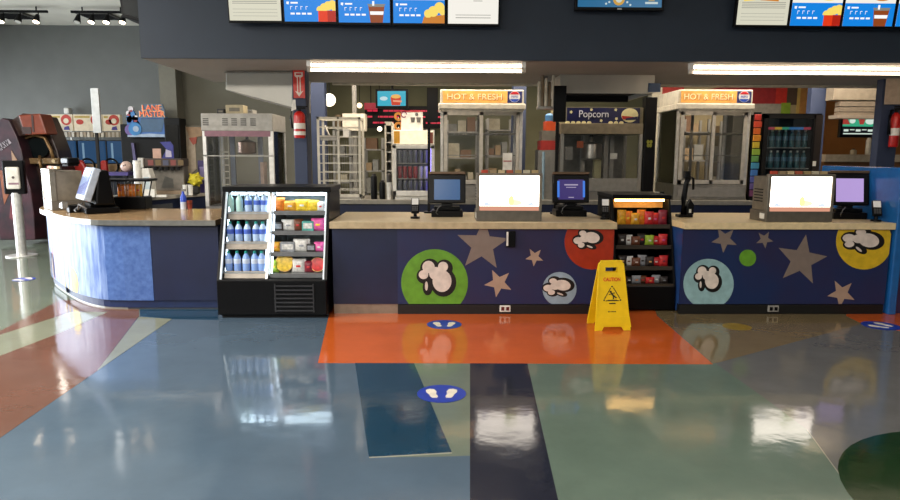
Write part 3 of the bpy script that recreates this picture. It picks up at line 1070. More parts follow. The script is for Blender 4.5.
def board(pa, pb, pyb, kind, label):
    X0, X1 = ax(pa, BY, pyb), ax(pb, BY, pyb)
    w = X1 - X0
    H = .98
    zb = az(pyb, BY, (pa + pb) / 2)
    t = thing('menu_board', label, 'screen', ((X0 + X1) / 2, BY, zb))
    t.rotation_euler = (R(7), 0, 0)
    MB().box(-w / 2 - .014, w / 2 + .014, 0, .05, -.022, H + .02).build('frame', [BLACK], t, bevel=.004)
    MB().box(-.1, .1, .05, .16, H * .4, H * .6).build('wall_bracket', [BLACKM], t)
    mb = MB(); mb.box(-w / 2, w / 2, -.003, .01, 0, H, 2 if kind == 'cream' else 1)
    U = lambda u: -w / 2 + w * u

    def pl(pts, mi, layer): mb.prism([(U(u), v) for u, v in pts], -.003 - .0008 * layer, 0, 'y', mi)
    if kind == 'cream':
        pl([(.1, .21), (.32, .22), (.34, .34), (.12, .33)], 4, 1); pl([(.42, .22), (.78, .21), (.8, .4), (.45, .4)], 8, 1); pl([(.5, .235), (.66, .23), (.66, .3), (.5, .3)], 4, 2)
        for k in range(4): pl([(.07, .15 + .016 * k), (.93, .15 + .016 * k), (.93, .155 + .016 * k), (.07, .155 + .016 * k)], 9, 1)
        for k in range(3): pl([(.07, .04 + .03 * k), (.93, .04 + .03 * k), (.93, .0425 + .03 * k), (.07, .0425 + .03 * k)], 9, 1)
    elif kind == 'white':
        pl([(.15, .05), (.85, .05), (.85, .056), (.15, .056)], 9, 1); pl([(.15, .075), (.85, .075), (.85, .08), (.15, .08)], 9, 1)
        pl([(.05, .235), (.2, .235), (.2, .24), (.05, .24)], 9, 1)
        for k in range(3): pl([(.5, .2 + .018 * k), (.68, .2 + .018 * k), (.68, .205 + .018 * k), (.5, .205 + .018 * k)], 9, 1)
    else:
        pl([(0, 0), (1, 0), (1, .205), (0, .205)], 3, 1)
        pl([(.05, .155), (.09, .15), (.1, .175), (.05, .175)], 10, 2); pl([(.13, .158), (.27, .158), (.27, .172), (.13, .172)], 10, 2)
        for k in range(4):
            pl([(.12 + k * .1, .105), (.128 + k * .1, .105), (.128 + k * .1, .13), (.16 + k * .1, .13), (.16 + k * .1, .135), (.12 + k * .1, .135)], 10, 2)
            pl([(.12 + k * .11, .062), (.2 + k * .11, .062), (.2 + k * .11, .078), (.12 + k * .11, .078)], 10, 2)
        if kind == 'popcorn':
            pl([(.66, 0), (1, 0), (1, .098), (.66, .098)], 5, 2); pl([(.84, 0), (1, 0), (1, .098), (.84, .098)], 6, 2.5)
            for u, v, r_ in ((.7, .105, .07), (.78, .125, .08), (.86, .14, .085), (.94, .15, .085), (.98, .12, .06)):
                pl(clip(circle(u, v, r_, 18, r_ * .48), 0, 1, .096, .4), 4, 2.2)
        elif kind == 'drink':
            pl([(.62, 0), (.86, 0), (.9, .155), (.58, .155)], 7, 2); pl([(.62, .07), (.87, .07), (.88, .1), (.61, .1)], 10, 2.5); pl([(.6, .14), (.88, .14), (.92, .165), (.56, .165)], 9, 2.6)
            pl([(.66, .15), (.7, .15), (.7, .19), (.66, .19)], 10, 2.7)
        else:
            pl([(.56, 0), (1, 0), (1, .075), (.6, .06)], 8, 2)
            for u, v, r_ in ((.68, .085, .08), (.78, .105, .1), (.9, .14, .1), (.96, .1, .06)):
                pl(clip(circle(u, v, r_, 18, r_ * .48), 0, 1, .05, .4), 4, 2.2)
        pl(circle(.72, .27, .2, 22, .045), 4 if kind != 'drink' else 8, 1)
    mb.build('screen', SCRS, t)
    return t


board(230, 281.5, 20.6, 'cream', 'cream menu board at the left end of the left row of boards')
board(285, 336, 21.6, 'popcorn', 'blue menu board with a red popcorn carton in the left row')
board(339, 390, 22.6, 'drink', 'blue menu board with a cola cup in the left row')
board(393.5, 444.5, 23.2, 'nachos', 'blue menu board with a nacho tray in the left row')
board(448, 498, 23.8, 'white', 'plain white menu board at the right end of the left row')
board(736, 786.5, 24.9, 'cream', 'cream menu board at the left end of the right row of boards')
board(789.5, 839, 25.8, 'popcorn', 'blue menu board with a red popcorn carton in the right row')
board(842, 891.5, 26.2, 'drink', 'blue menu board with a cola cup in the right row')
board(895, 945, 26.6, 'nachos', 'blue menu board cut off by the right edge of the photo')

# promo television over the middle
X0, X1 = ax(575, BY, 8), ax(664, BY, 8)
zb = az(10.5, BY, 620)
tv = thing('television', 'blue promo television on the bulkhead between the two rows of menu boards', 'television', ((X0 + X1) / 2, BY, zb))
w = X1 - X0
MB().box(-w / 2, w / 2, 0, .06, 0, .56).build('frame', [BLACK], tv, bevel=.006)
MB().box(-.12, .12, .06, .12, .2, .36).build('wall_bracket', [BLACKM], tv)
mb = MB().box(-w / 2 + .025, w / 2 - .025, -.003, .01, .03, .535, 0)
mb.prism(circle(-.01, .1, .055, 24), -.005, 0, 'y', 1); mb.prism(circle(-.01, .1, .03, 18), -.006, 0, 'y', 2)
for dx, dz in ((-.13, .06), (-.1, .075), (.07, .075), (.1, .05)): mb.prism(circle(dx, dz, .01, 8), -.005, 0, 'y', 2)
mb.prism([(.24, .06), (.36, .06), (.36, .078), (.24, .078)], -.005, 0, 'y', 2); mb.prism([(.27, .085), (.33, .085), (.32, .12), (.28, .12)], -.005, 0, 'y', 3)
mb.build('screen', [screen('promo blue', '#1f72a2', .75), screen('promo gold', '#d9a53a', .8), screen('promo pale', '#cfe0dd', .8), screen('promo sand', '#b8a878', .7)], tv)
MB().box(-.02, .02, -.004, .002, .008, .02).build('maker_badge', [ALU], tv)

# black monitor on the end of the bulkhead
em = thing('television', 'black television hung at the left end of the menu bulkhead', 'television', (XBL, 6.9, 0))
q0, q1 = at(119, 0, 7.0), at(122, 17, 7.0)
mb = MB()
mb.prism([(q0.x - XBL - .02, q0.z + .25), (q1.x - XBL, q1.z), (-.01, az(26, 7.0, 139)), (-.01, q0.z + .25)], .1, .6, 'y')
mb.build('housing', [BLACKM], em, bevel=.01)
MB().prism([(q0.x - XBL + .02, q0.z + .2), (q1.x - XBL + .025, q1.z + .03), (-.05, az(22, 7.0, 139)), (-.05, q0.z + .2)], .092, .102, 'y').build('screen', [mat('dark screen glass', '#071012', .3, spec=.2)], em)

# ================================================================ strip lights of the place and added area lights
def strip_lamp(pa, pb, label):
    t = thing('strip_light', label, 'lamp', group='strip lights under the menu bulkhead')
    X0, X1 = ax(pa, 6.9, 63), ax(pb, 6.9, 63)
    for Yt, py in ((6.585, 62), (6.98, 68)):
        MB().cyl((ax(pa, Yt, py), Yt, SOF - .045), (ax(pb, Yt, py), Yt, SOF - .045), .0135, n=12).build('tube', [TUBE], t)
    for Yt in (6.585, 6.98):
        MB().box(ax(pa, Yt, 65) - .02, ax(pb, Yt, 65) + .02, Yt - .008, Yt + .008, SOF - .02, SOF - .0055).build('housing', [WHITE], t, bevel=.004)
    MB().box(X0 + .2, X0 + .5, 6.67, 6.85, SOF - .016, SOF - .005).build('ballast_box', [STEEL_D], t)
    for pe in (pa, pb):
        for Yt in (6.585, 6.98):
            xx = ax(pe, Yt, 65)
            MB().box(xx - .02, xx + .02, Yt - .02, Yt + .02, SOF - .062, SOF - .0055).build('end_cap', [WHITE], t)
    return t


strip_lamp(309, 523.5, 'twin tube strip light under the bulkhead above the middle counter')
strip_lamp(691, 985, 'twin tube strip light under the bulkhead above the right counter')
WARM = (1.0, .86, .70)


def area(name, loc, rot, sx, sy, power, col):
    d = bpy.data.lights.new(name, 'AREA')
    d.shape = 'RECTANGLE'; d.size = sx; d.size_y = sy; d.energy = power; d.color = col
    o = bpy.data.objects.new(name, d)
    o.location = loc; o.rotation_euler = rot
    COL.objects.link(o)
    return o


area('lobby_fill_light', (-3.5, -2.4, CEIL - .05), (0, 0, 0), 7, 2.5, 1250, (1, .93, .84))  # unseen lobby area lights without fixtures, placed to reach the counter fronts
area('lobby_fill_light', (-6.5, 4.0, CEIL - .05), (0, 0, 0), 2.5, 3, 850, (1, .95, .88))
area('lobby_fill_light', (4.5, .5, CEIL - .05), (0, 0, 0), 3, 2.5, 110, (1, .93, .84))
area('kitchen_fill_light', (0, 8.85, KC - .04), (0, 0, 0), 5, .5, 150, WARM)  # unseen kitchen area lights, added to brighten things on the rear counter
area('kitchen_fill_light', (0, 9.6, KC - .04), (0, 0, 0), 4.5, .3, 80, WARM)
area('kitchen_fill_light', (4.9, 8.85, KC - .04), (0, 0, 0), 3.5, .5, 115, WARM)
area('kitchen_fill_light', (4.9, 9.6, KC - .04), (0, 0, 0), 3, .3, 70, WARM)
area('daylight_through_window', (-10.8, 9.55, 1.65), (0, R(-90), 0), 3.0, 7.9, 1000, (.86, .93, 1.0))
wd = bpy.data.worlds.new('world')
sc.world = wd
wd.use_nodes = True
bg = wd.node_tree.nodes['Background']
bg.inputs['Color'].default_value = (.75, .85, 1, 1)
bg.inputs['Strength'].default_value = .9
sc.view_settings.view_transform = 'Standard'
sc.view_settings.look = 'None'
sc.view_settings.gamma = 1
sc.view_settings.exposure = 0.0
sc.cycles.use_denoising = True

# ceiling track spots over the arcade
def track(pa, pb, py, Yt, heads, label):
    a_, b_ = at(pa, py, Yt), at(pb, py, Yt)
    t = thing('track_light', label, 'lamp', (0, 0, 0), 0, 'ceiling track lights')
    z = min(a_.z, CEIL - .05)
    MB().box(a_.x, b_.x, Yt - .02, Yt + .02, z - .02, z + .02).build('rail', [BLACKM], t)
    MB().cyl((a_.x + .2, Yt, z), (a_.x + .2, Yt, CEIL), .012).cyl((b_.x - .2, Yt, z), (b_.x - .2, Yt, CEIL), .012).build('hanger', [BLACKM], t)
    for px, lit_ in heads:
        x = ax(px, Yt, py)
        h = MB(); h.cyl((x, Yt, z - .02), (x, Yt, z - .09), .01, n=8)
        h.cyl((x, Yt - .02, z - .06), (x - .01, Yt - .07, z - .19), .03, .062, n=14)
        ho = h.build('spot_head', [BLACKM], t, smooth=40)
        MB().cyl((x - .01, Yt - .071, z - .188), (x - .0105, Yt - .074, z - .196), .05, n=14).build('spot_lens', [mat('lit spot lens', '#ffffff', .3, emit='#ffe8c4', es=14) if lit_ else mat('unlit lens', '#c9c6bd', .3)], ho)
    return t


track(-30, 47.5, 11, 12.3, [(3, 1), (20, 0), (38, 1)], 'black ceiling track with lit spots at the far left edge')
track(71, 132, 11.8, 12.3, [(79, 0), (93, 1), (108, 1), (124, 1)], 'black ceiling track with four spots next to the menu bulkhead')
for px, py in ((14, 14.5), (100, 22.5)):
    p = at(px, py, 13)
    vt = thing('ceiling_vent', 'flat dark ceiling vent behind the ' + ('far left' if px < 50 else 'four-spot') + ' track lights', 'vent', (p.x, 13, CEIL - .02), 0, 'ceiling vents')
    v = MB(); v.box(-.3, .3, -.3, .3, -.01, .02); v.build('frame', [mat('grey vent', '#55524c', .6)], vt)
    s_ = MB()
    for k in range(6): s_.box(-.26, .26, -.25 + k * .09, -.21 + k * .09, -.02, -.009)
    s_.build('slats', [BLACKM], vt)
# ================================================================ things on the counters
def pos_terminal(loc, rotz, label, scr, scr2=None, w=.40, writing=False, h=.30):
    t = thing('till_terminal', label, 'till', loc, rotz, 'tills on the service counters')
    MB().box(-.17, .17, -.10, .16, 0, .07).box(-.14, .14, -.06, .12, .07, .11).build('base', [BLACK], t, bevel=.008)
    MB().prism([(-.02, .08), (.09, .08), (.06, .3), (.0, .3)], -.06, .06, 'x').build('stand', [BLACK], t, bevel=.006)
    Mt = Matrix.Translation((0, -.03, .145)) @ Matrix.Rotation(R(-9), 4, 'X')
    MB().box(-w / 2, w / 2, -.03, .045, 0, h, 0, Mt).build('monitor', [BLACK], t, bevel=.01)
    so = MB()
    sw = w * .70
    so.box(-sw / 2, sw / 2, -.0335, -.028, .035, h - .055, 0, Mt)
    if scr2 is not None:
        for sg_ in (-1, 1): so.box(sg_ * sw / 2 - .012, sg_ * sw / 2 + .012, -.0345, -.028, .06, h - .07, 1, Mt)
    o = so.build('screen', [scr] + ([scr2] if scr2 else []), t)
    if writing:
        for k, (zz, ww, hh) in enumerate(((.19, .15, .014), (.165, .11, .008), (.055, .06, .008))):
            MB().box(-ww / 2, ww / 2, -.0345, -.03, zz, zz + hh, 0, Mt).build('lettering', [screen('pale lilac', '#cfc3e0', .6)], o)
    MB().box(-w / 2, w / 2, -.035, .05, h + .002, h + .03, 0, Mt).build('top_rail', [mat('bronze rail', '#5b4632', .4, .3)], t, bevel=.004)
    MB().tube([(-.1, -.1, .03), (-.12, -.13, .05), (-.10, -.13, .10), (-.06, -.10, .13)], .005).build('cable', [mat('grey cable', '#6e6e70', .5)], t, smooth=True)
    return t


def onc(px, py, Z=None):
    return fl(px, py, ZT if Z is None else Z)


B1 = screen('till blue', '#0d568f', .75)
p = onc(447, 216.5)
pos_terminal((p.x, p.y + .02, ZT), 0, 'black till with a blue screen left of the middle white lightbox', B1, h=.31)
p = onc(570, 216)
pos_terminal((p.x, p.y + .02, ZT), 0, 'black till with a purple screen right of the middle white lightbox', screen('till purple', '#3d2f74', .8), screen('till bright blue', '#3f7fe6', .9), writing=True, h=.31)
p = onc(849, 219)
pos_terminal((p.x, p.y + .06, ZT), R(-6), 'black till with a lilac screen beside the right white lightbox', screen('till lilac', '#b49ad6', 1.0), h=.34)
MB()


def lightbox(loc, rotz, label, w=.66):
    t = thing('lightbox_display', label, 'lightbox', loc, rotz, 'white lightbox displays on the counters')
    h = .46
    MB().box(-w / 2, w / 2, 0, .36, 0, .11).build('base', [mat('warm steel', '#6d675e', .4, .5)], t, bevel=.006)
    MB().box(-w / 2 + .01, w / 2 - .01, .05, .34, .11, h).build('case', [mat('champagne steel', '#857b6c', .42, .5)], t, bevel=.006)
    f = MB()
    f.box(-w / 2, -w / 2 + .03, .0, .06, .11, h); f.box(w / 2 - .03, w / 2, 0, .06, .11, h); f.box(-w / 2, w / 2, 0, .06, h, h + .025)
    f.build('frame', [mat('champagne frame', '#8b8477', .35, .6)], t, bevel=.004)
    lp = MB().box(-w / 2 + .03, w / 2 - .03, .012, .05, .155, h, 0)
    lp.prism(circle(.06, .19, .07, 20, .03), .0105, .02, 'y', 1); lp.prism(circle(.02, .21, .03, 16, .05), .0098, .02, 'y', 2)
    lp.prism([(-w * .40, .16), (-w * .24, .16), (-w * .36, .2)], .0105, .02, 'y', 3); lp.prism([(w * .22, .16), (w * .38, .16), (w * .36, .2)], .0105, .02, 'y', 3)
    lp.build('lit_panel', [screen('lightbox white', '#fff3e4', 5.0), screen('lightbox lemon', '#f4ee9a', 2.2), screen('lightbox green', '#dcea8c', 1.8), screen('lightbox lavender', '#b9c3ee', 1.6)], t)
    MB().box(-w / 2 + .03, w / 2 - .03, .008, .05, .11, .155).build('lower_strip', [screen('salmon', '#e9a488', .85)], t)
    for k in range(7):
        MB().box(-w / 2 + .05 + k * .085, -w / 2 + .115 + k * .085, .06, .09, h + .025, h + .055).build('top_card', [mat('card ' + 'abcdefg'[k], ['#b8452f', '#9a8464', '#c9b48c', '#b0563c', '#a58f63', '#c6bca2', '#b49b70'][k], .6)], t)
    vs = MB()
    for k in range(5): vs.box(-w / 2 + .005, -w / 2 + .012, .12, .3, .2 + k * .03, .21 + k * .03)
    vs.build('side_vent', [BLACKM], t)
    MB().box(-w / 2 - .002, -w / 2 + .004, .04, .14, .03, .085).build('data_plate', [WHITEP], t)
    return t


p = onc(509, 221.5)
lightbox((p.x, p.y, ZT), 0, 'white backlit display box on the middle of the long service counter')
p = onc(799, 222.3)
lightbox((p.x, p.y, ZT), 0, 'white backlit display box on the right service counter', .68)
p = onc(45, 211.0)
lb3 = lightbox((p.x - .16 + .06, p.y + .19 + .04, ZT), R(-50), 'white backlit display box turned sideways on the rounded left counter', .5)
bx_ = thing('scanner', 'small black scanner box on the sideways display box at the left', 'scanner', (lb3.location.x + .33, lb3.location.y + .0, ZT + .52), R(-40))
bx_.location = (lb3.location.x + .26, lb3.location.y + .08, ZT + .515)
MB().box(-.07, .09, -.06, .06, 0, .02).build('foot', [BLACKM], bx_)
MB().box(-.1, .12, -.07, .07, .02, .1).build('housing', [BLACK], bx_, bevel=.02)


def card_reader(px, py, label, rot=0.0, flip=False):
    p = onc(px, py)
    t = thing('card_reader', label, 'card reader', (p.x, p.y + .04, ZT), rot)
    MB().cyl((0, .02, 0), (0, .02, .02), .05, n=18).cyl((0, .02, .02), (0, .03, .11), .018, n=10).build('stand', [BLACK], t, smooth=40)
    M = Matrix.Translation((0, -.01, .06)) @ Matrix.Rotation(R(-28), 4, 'X')
    MB().box(-.042, .042, -.016, .022, 0, .17, 0, M).build('housing', [BLACK], t, bevel=.008)
    MB().box(-.034, .034, -.019, -.012, .09, .16, 0, M).build('screen', [mat('pale reader screen', '#b9b6b0', .3, emit='#cfcac4', es=.35)], t)
    for r_ in range(3):
        k = MB()
        for c in range(3): k.box(-.03 + c * .022, -.014 + c * .022, -.019, -.013, .02 + r_ * .02, .034 + r_ * .02, 0, M)
        k.build('key_row', [mat('grey keys', '#4a4a4c', .5)], t)
    return t


card_reader(415, 219, 'small card reader on the middle counter in front of the blue screen till')
card_reader(606, 220, 'card reader at the end of the middle counter beside the candy rack', R(-10))
card_reader(879, 222, 'card reader right of the lilac screen till on the right counter', R(-18))


def pole_display(px_pole, pybase, pa, pb, pt_, pbm, label, face=None, Y=None, Z=None):
    p = onc(px_pole, pybase, Z)
    Y = p.y
    t = thing('pole_display', label, 'pole display', (p.x, p.y, ZT if Z is None else Z), 0, 'order displays on tall poles')
    zb, zt = az(pbm, Y, pa) - t.location.z, az(pt_, Y, pa) - t.location.z
    MB().cyl((0, 0, 0), (0, 0, .02), .06, n=18).build('base', [BLACK], t)
    MB().box(-.016, .016, -.012, .012, .02, zt - .02).build('pole', [BLACKM], t)
    xa, xb = ax(pa, Y, pt_) - p.x, ax(pb, Y, pt_) - p.x
    MB().box(xa, xb, -.045, -.012, zb, zt).build('display', [face or BLACK], t, bevel=.004)
    return t


pole_display(429, 213.0, 427, 438, 88, 122.5, 'black pole display above the blue screen till')
pole_display(555, 213.8, 553.5, 566, 86, 122, 'black pole display above the purple screen till')
pole_display(102, 209.5, 92, 100, 88.5, 133, 'silver faced pole display above the left counter till', mat('silver panel', '#aeb2b4', .35, .3))

# hand scanner stand on the right counter
p = onc(684, 217)
hs = thing('scanner_stand', 'black scanner on a bent stand at the left end of the right counter', 'scanner', (p.x, p.y, ZT))
MB().box(-.07, .08, -.05, .08, 0, .03).build('base', [BLACK], hs, bevel=.006)
MB().tube([(-.01, 0, .02), (-.015, 0, .2), (.0, -.01, .36), (.02, -.02, .44)], [.035, .03, .026, .03], n=10).build('column', [BLACK], hs, smooth=True)
MB().box(-.03, .03, -.05, .02, .42, .5).build('head', [BLACK], hs, bevel=.01)
MB().tube([(.03, 0, .44), (.08, 0, .42), (.085, .0, .3)], .014).build('arm', [BLACK], hs, smooth=True)
MB().prism([(.01, .03), (.09, .03), (.09, .14), (.05, .2), (.01, .12)], -.04, .02, 'y').build('printer', [BLACK], hs, bevel=.006)
MB().box(.035, .06, -.043, -.038, .05, .09).build('receipt', [WHITEP], hs)

# left till cluster, turned away to the left
p = onc(88, 213.5)
lt_ = thing('till_terminal', 'black till with a pale blue screen facing left on the rounded counter', 'till', (p.x, p.y + .12, ZT), R(-52), 'tills on the service counters')
lt_.scale = (1.15, 1.15, 1.15)
MB().box(-.2, .2, -.1, .2, 0, .06).box(-.15, .12, -.05, .18, .06, .1).build('base', [BLACK], lt_, bevel=.01)
MB().prism([(-.02, .08), (.16, .08), (.12, .42), (.02, .42)], -.16, .2, 'x').build('body', [BLACK], lt_, bevel=.02)
Mt = Matrix.Translation((0, -.10, .13)) @ Matrix.Rotation(R(-20), 4, 'X')
MB().box(-.2, .2, -.02, .05, 0, .33, 0, Mt).build('monitor', [mat('light grey bezel', '#a9b3c4', .4)], lt_, bevel=.01)
MB().box(-.175, .175, -.024, -.015, .05, .31, 0, Mt).prism([(-.17, .12), (.17, .2), (.17, .3), (-.17, .3)], -.0255, -.015, 'y', 1, Mt).build('screen', [screen('pale periwinkle', '#7f8fd6', .9), screen('pale sky', '#a9c0ee', .9)], lt_)
MB().box(-.22, -.06, -.2, -.08, .0, .075).build('pin_pad', [BLACK], lt_, bevel=.01)
MB().prism([(-.22, .05), (-.05, .05), (-.05, .11), (-.19, .09)], -.26, -.21, 'y').build('receipt_slot', [mat('chrome strip', '#b9bab8', .25, .8)], lt_)
MB().tube([(.1, -.1, .08), (.16, -.16, .05), (.2, -.16, .1), (.24, -.1, .06)], .008).tube([(.05, -.1, .1), (.1, -.18, .04), (.17, -.18, .03)], .007).build('cable', [mat('grey cable', '#6e6e70', .5)], lt_, smooth=True)
p = onc(120, 210)
bk = thing('wire_basket', 'black wire basket of orange packets behind the left counter till', 'basket', (p.x + .05, p.y + .2, ZT), R(8))
MB().box(-.2, .2, -.14, .14, 0, .15).build('base', [BLACK], bk, bevel=.008)
fr_ = MB()
for (xa, ya) in ((-.19, -.13), (.17, -.13), (-.19, .13), (.17, .13)): fr_.tube([(xa, ya, .15), (xa * 1.12 + .02, ya, .34)], .008)
fr_.build('uprights', [BLACKM], bk)
MB().box(-.26, .27, -.17, .17, .335, .365).build('rim', [BLACK], bk, bevel=.006)
wn = MB()
for k in range(9): wn.tube([(-.15 + k * .04, -.13, .15), (-.15 + k * .042, -.14, .335)], .0025, 5)
wn.build('wire_front', [STEEL_D], bk)
for k in range(4):
    snack('bag', p.x - .04 + k * .06, p.y + .15 + (k % 2) * .06, ZT + .152, .09, .15, .04, ['orange', 'tan', 'orange', 'gold'][k], ['red', 'brown', 'tan', 'red'][k], f'orange snack packet, {ORD[k]} from the left in the black wire basket', 'packets in the wire basket')
# small things behind the left counter
p = onc(187, 208.5)
sb = thing('spray_bottle', 'blue and white spray bottle at the back edge of the left counter', 'bottle', (p.x, p.y - .1, ZT))
MB().lathe([(.035, 0), (.037, .01), (.037, .09)], n=14).build('lower_body', [mat('frosted white', '#c3cad6', .3)], sb, smooth=40)
MB().lathe([(.037, .09), (.034, .15), (.016, .19), (.014, .215)], n=14).build('upper_body', [mat('bottle blue', '#1f43b5', .3)], sb, smooth=40)
MB().box(-.02, .035, -.012, .012, .215, .245).build('trigger', [mat('trigger grey', '#6d6b66', .4)], sb, bevel=.004)
p = onc(193, 208.5)
cu_ = thing('paper_cup', 'red brown cup beside the blue spray bottle', 'cup', (p.x, p.y - .1, ZT))
MB().lathe([(.024, 0), (.032, .1), (.034, .105), (.03, .1)], n=16).build('cup_body', [mat('rust cup', '#7e2f1b', .5)], cu_, smooth=40)
MB().lathe([(.0255, .03), (.0305, .075)], n=16).build('printed_band', [mat('rust cup band', '#5f2012', .5)], cu_, smooth=40)

# hand sanitiser stand
p = fl(22, 256)
hz = thing('sanitizer_stand', 'hand sanitizer dispenser on a silver pole stand at the far left', 'stand', (p.x, p.y, 0), R(12))
MB().cyl((0, 0, 0), (0, 0, .018), .22, n=32).build('base', [ALU], hz, bevel=.004)
MB().cyl((0, 0, .018), (0, 0, 1.0), .07, n=20).build('pole', [ALU], hz, smooth=40)
bo = MB().box(-.15, .15, -.06, .05, .98, 1.5).build('back_plate', [BLACK], hz, bevel=.02)
MB().box(-.09, .1, -.12, -.06, 1.06, 1.4).build('dispenser', [mat('ivory plastic', '#d9d3c8', .35)], hz, bevel=.02)
MB().cyl((.02, -.12, 1.24), (.02, -.125, 1.24), .02, n=12).build('logo_dot', [mat('dark dot', '#4c3b3a', .5)], hz)
MB().box(-.05, .09, -.124, -.119, 1.13, 1.16).build('label_strip', [mat('mauve strip', '#8e6d77', .5)], hz)
# ================================================================ behind the counters
CREAM = mat('cream enamel', '#c6bfae', .45)
GFRAME = mat('grey door frame', '#bdb7ab', .4, .4)
SIGN_O = mat('warm header print', '#dfa14e', .5, emit='#e2a55a', es=.25, var=.3, scale=8)
SIGN_T = mat('header letters', '#f2d9a8', .5, emit='#f2cf98', es=.3)
SIGN_R = mat('header letter edge', '#c4661c', .5)
LNAVY = mat('logo navy', '#232a63', .4)
LRED = mat('logo red', '#c2202c', .4)
LBLU2 = mat('logo blue', '#2a4fae', .4)
LWHT = mat('logo white', '#e4e2e0', .4)


def warmer(pa, pb, label, Y=9.02, d=.8, ptop=89.5, ctrl=True):
    xa, xb = ax(pa, Y, 150), ax(pb, Y, 150)
    w = xb - xa
    pm = (pa + pb) / 2
    zt, zh, zl, zd, zb = (az(v, Y, pm) - ZB for v in (ptop, 103.5, 109.5, 184, 199.5))
    t = thing('glass_warmer', label, 'warmer', ((xa + xb) / 2, Y, ZB))
    h = w / 2
    MB().box(-h, h, .02, d, 0.0, zd - .01).build('base', [STEEL_D], t, bevel=.006)
    MB().box(-h + .05, h - .03, .0, .02, .05, zd - .05).build('control_panel', [mat('grey control panel', '#7d7a74', .45)], t)
    po = []
    for (x_, y_) in ((-h, .03), (h - .04, .03), (-h, d - .04), (h - .04, d - .04)):
        MB().box(x_, x_ + .04, y_, y_ + .04, zd - .01, zl).build('corner_post', [ALU], t, bevel=.004)
    hd = MB().box(-h - .005, h + .005, .02, d, zh, zt).build('header_box', [CREAM], t, bevel=.01)
    MB().box(-h - .03, h + .03, -.015, d, zl, zh).build('header_ledge', [CREAM], t, bevel=.012)
    MB().box(-h + .03, h - .07, .008, .025, zh + .012, zt - .02).build('header_sign', [SIGN_O], hd)
    text('HOT & FRESH', SIGN_T, hd, (-.10, .006, (zh + zt) / 2 - .002), w * .66, (zt - zh) * .42, depth=.006)
    text('HOT & FRESH', SIGN_R, hd, (-.094, .008, (zh + zt) / 2 - .006), w * .665, (zt - zh) * .46, depth=.006)
    r_ = (zt - zh) * .40
    lx, lz = h - .12, (zh + zt) / 2
    lg = MB().box(lx - r_ * 1.3, lx + .1, .007, .02, zh + .012, zt - .02, 0)
    lg.prism(circle(lx, lz, r_, 28), .003, .02, 'y', 3)
    lg.prism([p_ for p_ in circle(lx, lz, r_ * .94, 28) if p_[1] > lz + r_ * .25], .001, .02, 'y', 1)
    lg.prism([p_ for p_ in circle(lx, lz, r_ * .94, 28) if p_[1] < lz - r_ * .28], .001, .02, 'y', 2)
    lgo = lg.build('emblem', [LNAVY, LRED, LBLU2, LWHT], hd)
    text('PEPSI', LBLU2, lgo, (lx, .0015, lz), r_ * 1.2, r_ * .36, depth=.003)
    # sliding doors
    mid = -.005
    for s_, (x0, x1, yy) in enumerate(((-h + .045, mid + .02, .0), (mid - .02, h - .045, .025))):
        f = MB(); b_ = .045
        f.box(x0, x0 + b_, yy, yy + .022, zd, zl - .03); f.box(x1 - b_, x1, yy, yy + .022, zd, zl - .03)
        f.box(x0, x1, yy, yy + .022, zd, zd + .055); f.box(x0, x1, yy, yy + .022, zl - .075, zl - .03)
        do = f.build('door', [GFRAME], t)
        MB().box(x0 + b_, x1 - b_, yy + .009, yy + .013, zd + .055, zl - .075).build('door_pane', [GLASS], do)
    MB().box(-h + .0, h, .0, .05, zl - .03, zl).build('door_track', [GFRAME], t)
    for sx_ in (-1, 1):
        MB().box(sx_ * (h - .012) - .003, sx_ * (h - .012) + .003, .07, d - .04, zd, zl).build('side_pane', [GLASS], t)
    for k, zz in enumerate((zd + .02, zd + (zl - zd) * .38, zd + (zl - zd) * .68)):
        s_ = MB()
        s_.box(-h + .05, h - .05, .08, .09, zz, zz + .015); s_.box(-h + .05, h - .05, d - .07, d - .06, zz, zz + .015)
        if k: 
            for j in range(16): s_.box(-h + .06 + j * (w - .12) / 15 - .003, -h + .06 + j * (w - .12) / 15 + .003, .08, d - .06, zz, zz + .006)
        else: s_.box(-h + .04, h - .04, .06, d - .02, zz - .02, zz)
        s_.build('wire_shelf', [STEEL_D], t)
    bm_ = MB()
    for j in (-.5, 0, .5): bm_.box(j * w * .95 - .02, j * w * .95 + .02, d - .03, d - .01, zd, zl)
    bm_.build('rear_frame', [STEEL_D], t)
    cu2 = MB()
    for j in range(7): cu2.box(-h + .1 + j * (w - .2) / 7, -h + .1 + j * (w - .2) / 7 + .06 + .03 * (j % 3), d - .2, d - .12, zd + .02, zd + (zl - zd) * (.3 + .1 * ((j * 5) % 4)))
    return t, w


wl_, wlw = warmer(440.5, 522.5, 'left hot and fresh glass warmer on the rear counter behind the white lightbox')
pz0, pz1 = az(170, 9.0, 507) - ZB, az(153, 9.0, 507) - ZB
MB().box(.29, .42, -.012, -.004, pz0, pz1).build('price_card', [WHITEP], wl_)
MB().box(.30, .41, -.0135, -.011, (pz0 + pz1) / 2, (pz0 + pz1) / 2 + .012).build('price_card', [mat('pink print', '#b9434b', .6)], wl_)
warmer(676.5, 749.5, 'right hot and fresh glass warmer on the rear counter before the coloured mural', d=.82)

